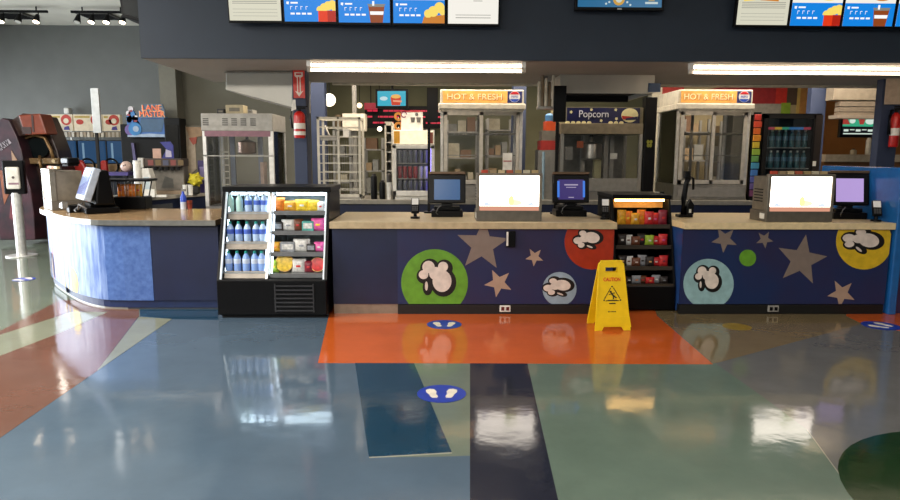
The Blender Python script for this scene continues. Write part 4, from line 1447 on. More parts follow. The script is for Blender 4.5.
# ---- popcorn machine
Y = 9.0
px0, px1 = 559, 640
xa, xb = ax(px0, Y), ax(px1, Y)
w = xb - xa; h = w / 2
pc = thing('popcorn_machine', 'popcorn machine with a dark blue lettered sign on the rear counter', 'popcorn machine', ((xa + xb) / 2, Y, ZB))
zz = lambda v: az(v, Y, 600) - ZB
d = .8
MB().box(-h, h, 0, d, 0, .12).build('base', [STEEL], pc, bevel=.006)
for (x_, y_) in ((-h, 0), (h - .045, 0), (-h, d - .045), (h - .045, d - .045)):
    MB().box(x_, x_ + .045, y_, y_ + .045, .12, zz(134)).build('corner_post', [STEEL], pc)
MB().box(-h, h, 0, d, zz(134), zz(123.5)).build('top_rail', [mat('warm steel band', '#857a66', .35, .6)], pc, bevel=.004)
MB().box(-h - .01, h + .01, .06, d, zz(123.5), zz(107)).build('sign_box', [mat('khaki steel', '#8d8466', .45)], pc)
sgn = MB().box(ax(565, Y) - (xa + xb) / 2, ax(637, Y) - (xa + xb) / 2, .04, .06, zz(123), zz(107.5), 0)
X_ = lambda v: ax(v, Y) - (xa + xb) / 2
for v, yv in ((569, 112), (589, 109.5), (613, 109.5), (614, 118.5), (599, 120.5)):
    sgn.prism(star(X_(v), zz(yv), .022, v, .7), .037, .06, 'y', 1)
for k in range(11):
    v = 566 + k * 5.3
    if not 588 < v < 606: sgn.prism(circle(X_(v), zz(122.6), .03, 12, .022), .037, .06, 'y', 1)
sgn.prism(circle(X_(627), zz(115), .115, 30, .095), .036, .06, 'y', 1)
sgn.prism([(X_(619), zz(115.5)), (X_(631), zz(116.5)), (X_(634), zz(119.5)), (X_(620), zz(119))], .034, .06, 'y', 2)
sgn.prism([(X_(623), zz(118)), (X_(635), zz(116)), (X_(634), zz(119.5)), (X_(623), zz(119.8))], .033, .06, 'y', 0)
so_ = sgn.build('sign_panel', [mat('sign navy', '#14173f', .35), mat('popcorn cream', '#cdc492', .5), mat('sign red', '#a32418', .4)], pc)
text('Popcorn', mat('silver lettering', '#c9c9cf', .35), so_, (X_(591.5), .036, zz(114.8)), X_(606) - X_(577), .12, depth=.006)
MB().box(-h + .045, h - .045, .01, .016, .3, zz(134)).build('front_pane', [GLASS], pc)
MB().box(-h + .045, h - .045, -.005, .02, .12, .3).build('lower_door', [STEEL_D], pc)
MB().box(-h + .05, h - .05, d - .03, d - .01, .12, zz(134)).build('back_panel', [mat('mirror steel', '#7f7c76', .3, .8)], pc)
kx, kz = X_(595), zz(160)
ke = MB().lathe([(.12, kz), (.15, kz + .02), (.155, kz + .2), (.15, kz + .22), (.05, kz + .25), (.03, kz + .32)], kx, .35, 24).build('kettle', [STEEL], pc, smooth=40)
MB().cyl((kx, .35, kz + .3), (kx, .35, zz(134)), .025).box(kx - .2, kx + .2, .32, .38, kz + .36, kz + .4).build('kettle_hanger', [BLACKM], ke)
for k, v in enumerate((566.5, 588, 612, 618)):
    MB().box(X_(v) - .03, X_(v) + .03, .42, .48, .12, zz(134)).build('inner_post', [STEEL_D], pc)
MB().box(X_(575.5), X_(582), .02, .03, zz(148), zz(141)).build('warning_label', [mat('amber label', '#b5561f', .5)], pc)
MB().box(X_(609), X_(616), .02, .03, zz(159), zz(153)).build('paper_note', [WHITEP], pc)
MB().box(X_(566), X_(572), .05, .2, zz(160), zz(147)).build('oil_cup', [STEEL_D], pc)
MB().box(X_(600), X_(607), .4, .5, .2, .55).build('popcorn_scoop', [mat('pale yellow', '#b0ab80', .5)], pc)
tb = thing('tablet', 'small grey tablet on a stand behind the purple screen till', 'tablet', (ax(574, 8.98), 8.9 - .0, ZT) if False else (ax(576, 9.0), 9.0, ZB))
tb.location.y = 8.97 - .0
tb.location = (ax(576, 7.55), 7.55, ZT)
MB().box(-.09, .09, -.06, .06, 0, .02).build('base', [BLACKM], tb)
MB().box(-.012, .012, 0, .02, .02, .36).build('stem', [BLACKM], tb)
Mt = Matrix.Translation((0, 0, .34)) @ Matrix.Rotation(R(-15), 4, 'X')
MB().box(-.12, .12, -.015, .015, -.06, .12, 0, Mt).build('housing', [mat('slate plastic', '#565a63', .4)], tb, bevel=.006)
MB().box(-.06, .05, -.018, -.012, -.02, .07, 0, Mt).build('screen', [screen('tablet grey', '#9fb0bd', .7)], tb)

# ---- exhaust hoods
HOODM = mat('hood steel', '#b4b2aa', .4, .45, var=.06, scale=3)
Y = 7.42
hl = thing('exhaust_hood', 'slanted steel exhaust hood above the left popcorn cabinet', 'hood')
q = [at(225.5, 64, Y), at(293, 64, Y), at(293, 108, Y), at(225.5, 90, Y)]
MB().prism([(q[0].x, SOF - .005), (q[1].x, SOF - .005), (q[2].x, q[2].z), (q[3].x, q[3].z)], Y, Y + 1.0, 'y').build('hood_body', [HOODM], hl, bevel=.01)
MB().box(q[0].x - .01, q[1].x, Y - .012, Y + .01, SOF - .03, SOF - .012).build('seam_trim', [STEEL_D], hl)
hc = thing('exhaust_hood', 'flat steel exhaust hood with a dark recess above the popcorn machine', 'hood')
Y = 7.56
a_, b_ = at(560, 93, Y), at(655, 75, Y)
MB().box(a_.x, b_.x, Y, Y + .03, a_.z, SOF - .005).build('front_panel', [HOODM], hc)
for xx in (a_.x, b_.x - .03): MB().box(xx, xx + .03, Y + .03, Y + .97, a_.z, SOF - .005).build('side_panel', [HOODM], hc)
MB().box(a_.x + .03, b_.x - .03, Y + .93, Y + .97, a_.z - .02, SOF - .005).box(a_.x + .03, b_.x - .03, Y + .03, Y + .93, a_.z + .05, a_.z + .07).build('dark_back', [BLACKM], hc)
MB().box(ax(643, Y), ax(655, Y), Y - .01, Y, az(91, Y), az(82, Y)).build('blue_plate', [mat('blue plate', '#27466e', .4)], hc)
hr = thing('exhaust_hood', 'tan roller hood over the serving hatch at the far right', 'hood')
Y = 9.75
a_, b_ = at(833, 100, Y), at(885, 76, Y)
M_ = MB().box(a_.x, b_.x, Y, Y + .2, az(98, Y), KC).build('upper_box', [mat('tan steel', '#8d8271', .45, .3)], hr, bevel=.01)
MB().box(ax(829, Y), b_.x, Y - .04, Y + .2, az(116.5, Y), az(115, Y) + .03).build('lower_lip', [mat('light tan steel', '#96897a', .4, .4)], hr)
for k in range(3):
    MB().box(ax(830, Y) + .01, b_.x, Y - .02 - .005 * k, Y + .1, az(115 - k * 5.4, Y) , az(110.2 - k * 5.4, Y)).build('roller_slat', [mat('brown slat', '#6e6355', .5)], hr)

# ---- wire rack
Y = 9.05
xa, xb = ax(318.5, Y), ax(361.5, Y)
w = xb - xa
wr = thing('wire_rack', 'white framed wire display rack on the rear counter beside the blue pillar', 'rack', ((xa + xb) / 2, Y, ZB))
zt = az(117.5, Y) - ZB
h = w / 2; d = .42
WF = mat('pale rack frame', '#b4b0a3', .45)
f = MB()
for x_ in (-h, -.02, h - .03): f.box(x_, x_ + (.03 if x_ != -.02 else .025), 0, .03, .03, zt)
f.box(-h, h, 0, .03, zt - .03, zt); f.box(-h, h, 0, .03, .03, .07)
for x_ in (-h, h - .03): f.box(x_, x_ + .03, d - .03, d, .03, zt)
f.box(-h, h, d - .03, d, zt - .03, zt)
f.box(-h, -h + .03, 0, d, zt - .03, zt).box(h - .03, h, 0, d, zt - .03, zt)
f.build('frame', [WF], wr)
MB().box(-h, h, 0, d, 0, .03).build('base', [STEEL_D], wr)
for k in range(8):
    z = .12 + k * (zt - .2) / 7.5
    s_ = MB()
    s_.box(-h + .03, h - .03, .01, .02, z, z + .012); s_.box(-h + .03, h - .03, d - .04, d - .03, z, z + .012)
    for j in range(9): s_.box(-h + .05 + j * (w - .1) / 8 - .002, -h + .05 + j * (w - .1) / 8 + .002, .02, d - .03, z, z + .005)
    s_.build('wire_shelf', [WF], wr)
gw = MB()
for j in range(16): gw.box(-h + .05 + j * (w - .1) / 15 - .0025, -h + .05 + j * (w - .1) / 15 + .0025, d - .025, d - .02, .07, zt * .72)
gw.build('wire_back', [STEEL_D], wr)
MB().box(-h + .04, -.03, .04, .3, zt * .72, zt * .78).build('tray', [STEEL_D], wr)
MB().box(.06, .14, -.006, 0, zt * .76, zt * .86).build('white_card', [WHITEP], wr)
MB().tube([(-.2, .1, zt * .9), (-.16, .12, zt * .8), (-.12, .12, zt * .75)], .012).build('tongs', [STEEL], wr, smooth=True)

# ---- can cooler
Y = 9.05
xa, xb = ax(393, Y), ax(434.5, Y)
w = xb - xa; h = w / 2; d = .5
cc = thing('can_cooler', 'small white can cooler with a lit header on the rear counter', 'cooler', ((xa + xb) / 2, Y, ZB))
zf = lambda v: az(v, Y, 412) - ZB
f = MB(); zt = zf(145); zl = zf(130)
f.box(-h, -h + .03, 0, d, 0, zt).box(h - .03, h, 0, d, 0, zt).box(-h, h, 0, d, 0, .08).box(-h, h, 0, d, zt - .03, zt).box(-h, h, d - .03, d, 0, zt)
f.build('body', [WHITE], cc)
hd = MB().box(-h, h, 0, d, zt, zl).build('header_box', [WHITE], cc, bevel=.006)
MB().box(-h + .015, h - .015, -.01, .005, zt + .015, zl - .012, 0).box(-h + .02, -h + .1, -.013, .0, zt + .02, zl - .016, 1).box(h - .08, h - .02, -.013, 0, zt + .02, zl - .03, 2).build('header_sign', [mat('lit header panel', '#e8dfc6', .5, emit='#efe2c4', es=.55), mat('golden print', '#d59a22', .5), mat('brick print', '#7c3a2a', .5)], hd)
df = MB()
df.box(-h, -h + .05, -.035, -.004, .05, zt - .005).box(h - .05, h, -.035, -.004, .05, zt - .005).box(-h, h, -.035, -.004, .05, .12).box(-h, h, -.035, -.004, zt - .05, zt - .005)
do = df.build('door', [WHITE], cc, bevel=.003)
MB().box(-h + .05, h - .05, -.022, -.018, .12, zt - .05).build('door_pane', [GLASS], do)
MB().cyl((h - .045, .03, .1), (h - .045, .03, zt - .05), .01).build('light_tube', [mat('lit violet tube', '#ffffff', .4, emit='#7a6cff', es=7)], cc)
MB().box(-h + .03, h - .03, d - .05, d - .03, .08, zt - .03).build('back_liner', [mat('dark liner', '#3a3a44', .5)], cc)
cans = {}
for r_, (py, nm) in enumerate(((163, 'top'), (178.5, 'middle'), (193.5, 'bottom'))):
    z = zf(py)
    MB().box(-h + .03, h - .03, .03, d - .05, z - .012, z - .002).build('shelf', [STEEL_D], cc)
    for k in range(6):
        key = ('red' if k < 4 else 'white') if r_ == 1 else 'silver'
        x = (xa + xb) / 2 - h + .09 + k * .072
        lab = f'{key} drink can, {ORD[k]} from the left on the can cooler\'s {nm} shelf'
        if key not in cans:
            t = thing('drink_can', lab, 'can', (x, Y + .09, ZB + z), 0, f'drink cans on the {nm} shelf of the can cooler')
            MB().lathe([(.024, 0), (.031, .012), (.031, .15), (.026, .165)], n=14).build('can_body', [mat(f'{key} can', dict(red='#a9202a', white='#c9c8cc', silver='#6d7078')[key], .35, .3)], t, smooth=40)
            MB().lathe([(.027, .165), (.027, .17), (.02, .168)], n=14).build('lid', [STEEL], t, smooth=40)
            cans[key] = t
        else:
            dup(cans[key], (x, Y + .09, ZB + z), None, lab, f'drink cans on the {nm} shelf of the can cooler')
# card standing on the can cooler
Y = 9.05
a_ = at(400.5, 130, Y); b_ = at(422.5, 110.5, Y)
cd = thing('sign_card', 'white card with drink icons standing on the can cooler', 'sign', ((a_.x + b_.x) / 2, Y + .15, ZB + zl))
w_, h_ = b_.x - a_.x, az(110.5, Y + .15, 412) - ZB - zl
MB().box(-w_ / 2, w_ / 2, 0, .012, 0, h_).build('card', [WHITEP], cd)
ic = MB()
for dx in (-.01, .07):
    ic.prism([(dx, h_ * .4), (dx + .045, h_ * .4), (dx + .055, h_ * .66), (dx - .01, h_ * .66)], -.003, 0, 'y', 0)
ic.prism(circle(.065, h_ * .8, .022, 14), -.003, 0, 'y', 0)
ic.build('drink_icons', [mat('grey print', '#5d5b58', .6)], cd)
MB().box(-w_ / 2, w_ / 2, -.003, .0, h_ * .93, h_).build('red_edge', [mat('red edge print', '#a82430', .6)], cd)
rg = MB(); M0 = Matrix.Translation((-.12, 0, h_ * .75)) @ Matrix.Rotation(PI / 2, 4, 'X')
for k in range(14):
    a0, a1 = 2 * PI * k / 16, 2 * PI * (k + 1) / 16
    rg.prism([(.03 * math.cos(a0) - .11, .03 * math.sin(a0) + h_ * .8), (.045 * math.cos(a0) - .11, .045 * math.sin(a0) + h_ * .8), (.045 * math.cos(a1) - .11, .045 * math.sin(a1) + h_ * .8), (.03 * math.cos(a1) - .11, .03 * math.sin(a1) + h_ * .8)], -.003, 0, 'y')
rg.build('ring_print', [mat('plum print', '#7c2a52', .6)], cd)
for k, dz in enumerate((.19, .06)):
    dn = thing('donut_sign', ('upper' if k == 0 else 'lower') + ' golden ring cut-out left of the drink card', 'sign', (a_.x - .04, Y + .19, ZB + zl + dz - .06))
    r2 = MB()
    for j in range(16):
        a0, a1 = 2 * PI * j / 16, 2 * PI * (j + 1) / 16
        r2.prism([(.028 * math.cos(a0), .06 + .028 * math.sin(a0)), (.06 * math.cos(a0), .06 + .06 * math.sin(a0)), (.06 * math.cos(a1), .06 + .06 * math.sin(a1)), (.028 * math.cos(a1), .06 + .028 * math.sin(a1))], 0, .012, 'y')
    r2.build('ring', [mat('golden ring', '#b3772e', .5)], dn)
    MB().box(-.005, .005, .012, .02, .0 if k == 0 else .0, .05).build('stick', [WHITEP], dn)

# narrow shelf unit, dispensers
Y = 9.1
xa, xb = ax(385, Y), ax(392, Y)
ns = thing('shelf_unit', 'narrow cream shelf unit left of the can cooler', 'shelf', (xa, Y + .05, ZB))
hh = az(123, Y, 389) - ZB
f = MB().box(0, .02, 0, .4, 0, hh).box(xb - xa - .005, xb - xa + .012, 0, .4, 0, hh).box(0, xb - xa, 0, .4, hh - .03, hh + .02).box(0, xb - xa, .38, .4, 0, hh)
f.build('frame', [CREAM], ns)
for k in range(6): MB().box(.02, xb - xa - .005, .02, .38, .25 + k * .13, .262 + k * .13).build('shelf', [WHITE], ns)
for k, (pa, pb, pt_, nm) in enumerate(((370.5, 377, 175.5, 'taller'), (379, 385, 182, 'shorter'))):
    t = thing('cup_dispenser', f'{nm} black cup dispenser on the rear counter by the wire rack', 'dispenser', (ax((pa + pb) / 2, 9.0), 9.06, ZB))
    r_ = (ax(pb, 9.0) - ax(pa, 9.0)) / 2; hh = az(pt_, 9.0, 380) - ZB
    MB().lathe([(r_, 0), (r_, hh * .9), (r_ * .9, hh * .97), (r_ * .5, hh)], n=18).build('sleeve', [BLACK], t, smooth=40)
    MB().lathe([(r_ * .55, hh - .01), (r_ * .6, hh + .02), (r_ * .3, hh + .022)], n=16).build('cup_stack', [mat('dark cup', '#2b2624', .5)], t, smooth=40)
t = thing('cup_stack', 'stack of white cups with a dark lid against the can cooler', 'cups', (ax(389, 8.99), 9.06, ZB))
t.location.y = 9.06
hh = az(182.5, 9.0, 389) - ZB
MB().lathe([(.033, 0), (.04, hh - .02), (.042, hh), (.036, hh)], n=18).build('cups', [WHITE], t, smooth=40)
MB().lathe([(.036, hh), (.036, hh + .11), (.025, hh + .12)], n=16).build('lids', [mat('dark lids', '#2a2522', .5)], t, smooth=40)
t = thing('cup_stack', 'two short white cup sleeves beside the left hot and fresh warmer', 'cups', (ax(436, 8.99), 8.99, ZB))
for dx in (-.02, .03): MB().lathe([(.02, 0), (.023, .16), (.024, .36), (.02, .36)], dx, 0, 14).build('cup_column', [WHITE], t, smooth=40)

# ---- tv, globe lamp, menus of the far side
def hung_tv(pa, pb, pta, pbm, Y, label, blocks, base, ztop=KC, tilt=0.0):
    xa, xb, zb, zt = ax(pa, Y), ax(pb, Y), az(pbm, Y, (pa + pb) / 2), az(pta, Y, (pa + pb) / 2)
    t = thing('television', label, 'television', ((xa + xb) / 2, Y, zb), tilt)
    w, hh = xb - xa, zt - zb
    MB().box(-w / 2, w / 2, 0, .06, 0, hh).build('frame', [BLACK], t, bevel=.006)
    MB().cyl((0, .08, hh * .5), (0, .08, ztop - zb), .02).box(-.1, .1, .06, .1, hh * .4, hh * .6).build('ceiling_mount', [BLACKM], t)
    e = .034
    mb = MB().box(-w / 2 + e, w / 2 - e, -.003, .02, e, hh - e, 0)
    ms = [base]
    for k, (pts, m_) in enumerate(blocks):
        if m_ not in ms: ms.append(m_)
        mb.prism([(-w / 2 + e + (w - 2 * e) * u, e + (hh - 2 * e) * v) for u, v in pts], -.0035 - .0006 * k, 0, 'y', ms.index(m_))
    mb.build('screen', ms, t)
    return t


hung_tv(376.5, 408.5, 89, 108, 11.0, 'hanging television showing a red popcorn tub on turquoise', [
    (circle(.22, .5, .14, 16, .14), screen('cloud', '#cfeef2', .8)), ([(.5, .04), (.8, .04), (.84, .6), (.46, .6)], screen('tub red', '#d23a1c', .9)),
    (circle(.65, .64, .17, 16, .14), screen('tub yellow', '#f3b85a', .9)), ([(.55, .28), (.86, .24), (.86, .36), (.55, .4)], screen('tub light', '#f0a07c', .9))], screen('turquoise', '#2fb4cf', .85), tilt=R(-6))
T_G, T_W, T_R, T_D = screen('menu green', '#3fb389', .8), screen('menu white', '#d8e8dc', .9), screen('menu red', '#b8433a', .7), screen('menu dark', '#171a20', .5)
hung_tv(833, 876, 115.5, 137.5, 10.4, 'menu television with red and green pictures under the tan hood', [
    ([(0, .55), (1, .6), (1, 1), (0, 1)], T_R), ([(.2, .6), (.45, .6), (.4, 1), (.1, 1)], T_G), ([(.55, .6), (.95, .6), (1, 1), (.6, 1)], T_G), (circle(.72, .8, .13, 14, .18), T_W), (circle(.25, .82, .08, 14, .15), T_W),
    ([(0, .5), (1, .5), (1, .62), (0, .62)], T_G)] + [([(.04 + k * .16, .22 + .07 * (k % 2)), (.16 + k * .16, .22 + .07 * (k % 2)), (.16 + k * .16, .34), (.04 + k * .16, .34)], T_W) for k in range(6)] + [([(.03, .06), (.9, .06), (.9, .12), (.03, .12)], T_W)], T_D, tilt=R(4))
gl = thing('globe_lamp', 'round white globe lamp hanging behind the wire rack', 'lamp', (ax(331.5, 10.6), 10.6, az(100, 10.6, 331)))
MB().ball((0, 0, 0), .1, n=20).build('globe', [mat('lit globe', '#ffffff', .4, emit='#fff0cf', es=3.2)], gl, smooth=True)
MB().cyl((0, 0, .1), (0, 0, KC - gl.location.z), .008).build('cord', [BLACKM], gl)
gl2 = thing('globe_lamp', 'small bright bulb low behind the narrow shelf unit', 'lamp', (ax(380.5, 12.4), 12.4, az(129, 12.4, 380)))
MB().ball((0, 0, 0), .045, n=16).build('globe', [mat('lit globe', '#ffffff')], gl2, smooth=True)
MB().cyl((0, 0, .06), (0, 0, KC - gl2.location.z), .006).build('cord', [BLACKM], gl2)
gl3 = thing('globe_lamp', 'small warm spot glowing above the red lettered board', 'lamp', (ax(361, 12.2), 12.2, az(105.5, 12.2, 361)))
MB().ball((0, 0, 0), .05, n=14).build('globe', [mat('lit amber globe', '#ffffff', .4, emit='#ffd9a0', es=2)], gl3, smooth=True)
MB().cyl((0, 0, .05), (0, 0, KC - gl3.location.z), .006).build('cord', [BLACKM], gl3)
Y = 12.6
rm = thing('menu_board', 'black menu board with glowing red lettering behind the wire rack', 'sign', (ax(400, Y), Y, az(128, Y, 400)))
xa, xb = ax(366, Y) - rm.location.x, ax(440, Y) - rm.location.x
zt = az(106, Y, 400) - rm.location.z
MB().box(xa, xb, 0, .1, 0, zt).build('frame', [BLACK], rm)
lt3 = MB(); RL = screen('red lettering', '#e02a48', .8)
for k in range(3):
    for j in range(14):
        if (j * 7 + k * 3) % 5: lt3.box(xa + .05 + j * .1, xa + .14 + j * .1, -.004, .02, zt * (.2 + .27 * k), zt * (.2 + .27 * k) + .032)
lt3.build('lettering', [RL], rm)
MB().box(xb * .2, xb * .2 + .02, .1, .4, zt * .3, zt * .5).box(-.02, .02, .1, .4, zt * .3, zt * .5).build('wall_bracket', [BLACKM], rm)
rs_ = thing('red_sign', 'small glowing red sign left of the hanging television', 'sign', (ax(372, 12.3), 12.3, az(109.5, 12.3, 372)))
MB().box(-.12, .12, 0, .05, 0, .12).build('panel', [screen('red sign', '#b01a30', .7)], rs_)
MB().cyl((0, .03, .12), (0, .03, KC - rs_.location.z), .008).build('hanger', [BLACKM], rs_)
wb = thing('ceiling_duct', 'white boxed duct behind the wire rack top', 'duct', (ax(355, 9.9), 9.9, 0))
wz0, wz1 = az(131, 9.9), az(114, 9.9)
MB().box(ax(344, 9.9) - wb.location.x, ax(366, 9.9) - wb.location.x, 0, .3, wz0, wz1).build('panel', [CREAM], wb)
MB().box(-.03, .03, .1, .16, wz1, KC).box(-.03, .03, .1, .16, 0, wz0).build('post', [STEEL_D], wb)
# steel shelving seen between the things on the rear counter
for k, (pa, pb, Y, ptp, lab) in enumerate(((364, 384, 12.2, 138, 'tall steel shelving of brown boxes seen behind the cup dispensers'), (334, 352, 12.2, 118, 'wooden shelving seen behind the wire rack'),
                                            (446, 478, 12.2, 120, 'steel shelving seen through the left door of the left warmer'), (486, 512, 12.2, 118, 'pale steel shelving seen through the right door of the left warmer'),
                                            (680, 706, 11.0, 118, 'steel shelving seen through the left door of the right warmer'), (716, 742, 11.0, 120, 'steel shelving seen through the right door of the right warmer'))):
    xa, xb = ax(pa, Y), ax(pb, Y)
    t = thing('shelving_unit', lab, 'shelving', ((xa + xb) / 2, Y, 0))
    w = xb - xa; hh = az(ptp, Y)
    for (x_, y_) in ((-w / 2, 0), (w / 2 - .04, 0), (-w / 2, .36), (w / 2 - .04, .36)): MB().box(x_, x_ + .04, y_, y_ + .04, 0, hh).build('post', [STEEL], t)
    bxm = [mat('carton brown', '#6f5138', .7), mat('carton tan', '#8d7758', .7), mat('carton grey', '#77766f', .7), mat('carton cream', '#a49b84', .7)]
    for j in range(5):
        z = .12 + j * (hh - .35) / 4
        so = MB().box(-w / 2, w / 2, 0, .4, z, z + .025).build('shelf', [STEEL_D], t)
        x = -w / 2 + .045
        i = 0
        while x < w / 2 - .16:
            bw = .1 + .05 * ((i * 3 + j * 2 + k) % 3); bh = .14 + .06 * ((i + j + k) % 3)
            if x + bw < w / 2 - .045: MB().box(x, x + bw, .05, .35, z + .025, z + .025 + min(bh, .3)).build('carton', [bxm[(i + j * 3 + k) % 4]], so)
            x += bw + .02; i += 1

# ---- hanging cup tubes and boxes beside the pillar
Y = 7.62
hg = thing('cup_tube_rack', 'hanging rack of tall pale cup tubes right of the middle blue pillar', 'dispenser', (ax(544, Y), Y, az(109, Y, 544)))
MB().box(-.10, .10, -.02, .1, 0, .03).build('rack_plate', [STEEL], hg)
for k in range(5):
    hk = .29 + .035 * ((k * 2) % 3)
    MB().lathe([(.017, .03), (.02, .05), (.02, hk), (.014, hk + .02)], -.08 + k * .04, .03 + .03 * (k % 2), 12).build('cup_tube', [[CREAM, mat('tan tube', '#8f7b62', .5)][k % 2]], hg, smooth=40)
MB().box(-.02, .02, .1, .12, 0, SOF - .005 - hg.location.z).build('hanger', [STEEL_D], hg)
x = ax(546, 9.12)
fs = thing('syrup_stand', 'stand of orange, grey and red boxes left of the popcorn machine', 'stand', (x - .0, 9.1, ZB))
fs.location.x = ax(546.5, 9.1)
z_ = lambda v: az(v, 9.1, 546) - ZB
MB().box(-.13, .1, 0, .3, 0, z_(150)).build('lower_body', [STEEL_D], fs)
MB().box(-.1, .1, 0, .3, z_(150), z_(140.5)).build('red_box', [mat('deep red box', '#9c241c', .5)], fs)
MB().box(-.08, .1, .01, .28, z_(140.5), z_(130.5)).build('grey_box', [mat('grey box', '#6f6a60', .5)], fs)
MB().box(-.03, .1, .01, .26, z_(130.5), z_(121)).build('orange_box', [mat('orange box', '#c4491a', .5)], fs)
MB().lathe([(.06, z_(121)), (.06, z_(115)), (.03, z_(113))], .03, .12, 14).build('blue_jar', [mat('blue jar', '#3a6f9c', .4)], fs, smooth=40)
MB().lathe([(.02, z_(199)), (.02, z_(152))], -.06, -.03, 12).build('clear_tube', [mat('pale blue tube', '#7f98a6', .3)], fs, smooth=40)
# black tower behind the candy rack
bt_ = thing('merchandiser_tower', 'tall black tower with yellow green marks left of the right warmer', 'stand', (ax(646.8, 9.0), 9.0, ZB))
MB().box(-.075, .085, 0, .16, .02, az(97, 9.0, 645) - ZB).build('tower', [BLACK], bt_, bevel=.01)
MB().box(-.08, .1, -.02, .2, 0, .02).build('base', [BLACKM], bt_)
bf = MB()
for dx, dz in ((-.02, .03), (.02, .03), (-.015, -.02), (.015, -.02)): bf.prism(circle(dx, az(144, 9.0, 645) - ZB + dz, .02, 12, .026), -.004, 0.001, 'y')
bf.build('butterfly_print', [mat('olive yellow print', '#7c7a1c', .5)], bt_)
tr_ = thing('utensil_tray', 'blue tray of small black and white cups between the black tower and right warmer', 'tray', (ax(661, 8.98), 9.0, ZB))
MB().box(-.085, .085, -.03, .1, 0, .012).box(-.085, .085, -.03, -.022, .012, .04).box(-.085, -.077, -.022, .1, .012, .04).box(.077, .085, -.022, .1, .012, .04).build('tray', [mat('blue tray', '#2f6a8a', .4)], tr_)
for k, (dx, nm, c) in enumerate(((-.04, 'white', '#b9b5aa'), (.03, 'black', '#141414'))):
    t = thing('sauce_cup', f'small {nm} cup standing in the blue tray', 'cup', (tr_.location.x + dx, 9.035, ZB + .0125))
    MB().lathe([(.022, 0), (.03, .1), (.032, .105), (.028, .1)], n=14).build('cup_body', [mat('sauce cup ' + nm, c, .5)], t, smooth=40)
    MB().lathe([(.024, .025), (.0275, .07)], n=14).build('printed_band', [mat('cup band ' + nm, '#5a5a58', .5)], t, smooth=40)

# ---- dark drinks cooler at the right
Y = 9.05
xa, xb = ax(757.5, Y), ax(815, Y)
w = xb - xa; h = w / 2; d = .36
dk = thing('drinks_cooler', 'dark glass door drinks cooler behind the right white lightbox', 'cooler', ((xa + xb) / 2, Y, ZB))
zf2 = lambda v: az(v, Y, 786) - ZB
zt = zf2(113.5)
f = MB().box(-h, -h + .04, 0, d, 0, zt).box(h - .04, h, 0, d, 0, zt).box(-h, h, 0, d, zt - .05, zt).box(-h, h, 0, d, 0, .06).box(-h, h, d - .04, d, 0, zt)
f.build('body', [BLACK], dk)
x1d = ax(808, Y) - (xa + xb) / 2
df = MB().box(-h + .01, -h + .06, -.04, -.004, .03, zt - .02).box(x1d - .03, x1d, -.04, -.004, .03, zt - .02).box(-h + .01, x1d, -.04, -.004, .03, .1).box(-h + .01, x1d, -.04, -.004, zt - .07, zt - .02)
do = df.build('door', [BLACKM], dk)
MB().box(-h + .06, x1d - .03, -.026, -.022, .1, zt - .07).build('door_pane', [GLASS], do)
MB().box(x1d, h, -.035, 0, 0.03, zt - .02).build('side_trim', [mat('dark brown trim', '#231a15', .5)], dk)
MB().box(h - .1, h - .05, -.038, -.034, zf2(166), zf2(161)).build('price_tag', [WHITEP], dk)
cs = MB(); zc0, zc1_ = zf2(129.5), zf2(127)
for k, i in enumerate((0, 1, 2, 3, 3, 0)): cs.box(-h + .08 + k * .1, -h + .18 + k * .1, .02, .05, zc0, zc1_, i)
cs.build('colour_strip', [screen('strip red', '#a83a4a', .5), screen('strip yellow', '#c9a53c', .5), screen('strip green', '#3f9a7a', .5), screen('strip blue', '#3a72a8', .5)], dk)
MB().box(-h + .04, h - .05, d - .06, d - .04, .06, zt - .05).build('back_liner', [mat('cooler teal liner', '#20383d', .5)], dk)
dim = []
for r_, (py, nm) in enumerate(((147, 'upper'), (168, 'lower'))):
    z = zf2(py)
    MB().box(-h + .04, h - .08, .03, d - .06, z - .015, z - .002).build('shelf', [mat('pale shelf', '#8f9a98', .4, .3)], dk)
    for k in range(7):
        lab = f'dim teal bottle, {ORD[k]} from the left on the dark cooler\'s {nm} shelf'
        x = (xa + xb) / 2 - h + .1 + k * .092
        if not dim:
            dim.append(make_bottle(.24, .035, mat('dim teal bottle', '#3f6a72', .2), mat('dim cap', '#9fb0ad', .4), mat('dim label', '#4c7f98', .4), lab, ''))
            dim[0].location = (x, Y + .1, ZB + z); dim[0]['group'] = 'bottles on the dark cooler upper shelf'
        else: dup(dim[0], (x, Y + .1, ZB + z), None, lab, f'bottles on the dark cooler {nm} shelf')

# ---- right hatch counter, sign, extinguishers
Y = 11.0
hcn = thing('back_counter', 'white topped counter under the menu television at the far right', 'counter', (ax(850, Y), Y, 0))
xa, xb = ax(822, Y) - hcn.location.x, ax(900, Y) - hcn.location.x + .6
zt = az(154.5, Y, 850)
MB().box(xa, xb, .04, .5, 0, zt - .12).build('body', [mat('brown cabinet', '#5e3d1f', .5)], hcn)
MB().box(xa, xb, 0, .52, zt - .12, zt).build('worktop', [mat('cream stone top', '#a79a86', .4)], hcn)
for k, (v, nm, c, hh, r_) in enumerate(((849, 'small cream tub', '#b8a98c', .1, .05), (863.5, 'white bottle', '#cfc7b6', .34, .045), (871, 'tall dark jar', '#2c241e', .22, .055))):
    t = thing('hatch_jar', f'{nm} on the white topped counter at the far right', 'jar', (ax(v, Y + .2), Y + .2, zt))
    MB().lathe([(r_ * .9, 0), (r_, .01), (r_, hh * .7), (r_ * .4, hh * .85)], n=14).build('jar_body', [mat('jar ' + nm, c, .4)], t, smooth=40)
    MB().lathe([(r_ * .45, hh * .84), (r_ * .45, hh)], n=12).build('cap', [mat('jar cap', '#6b5a48', .5)], t, smooth=40)
Y = 7.78
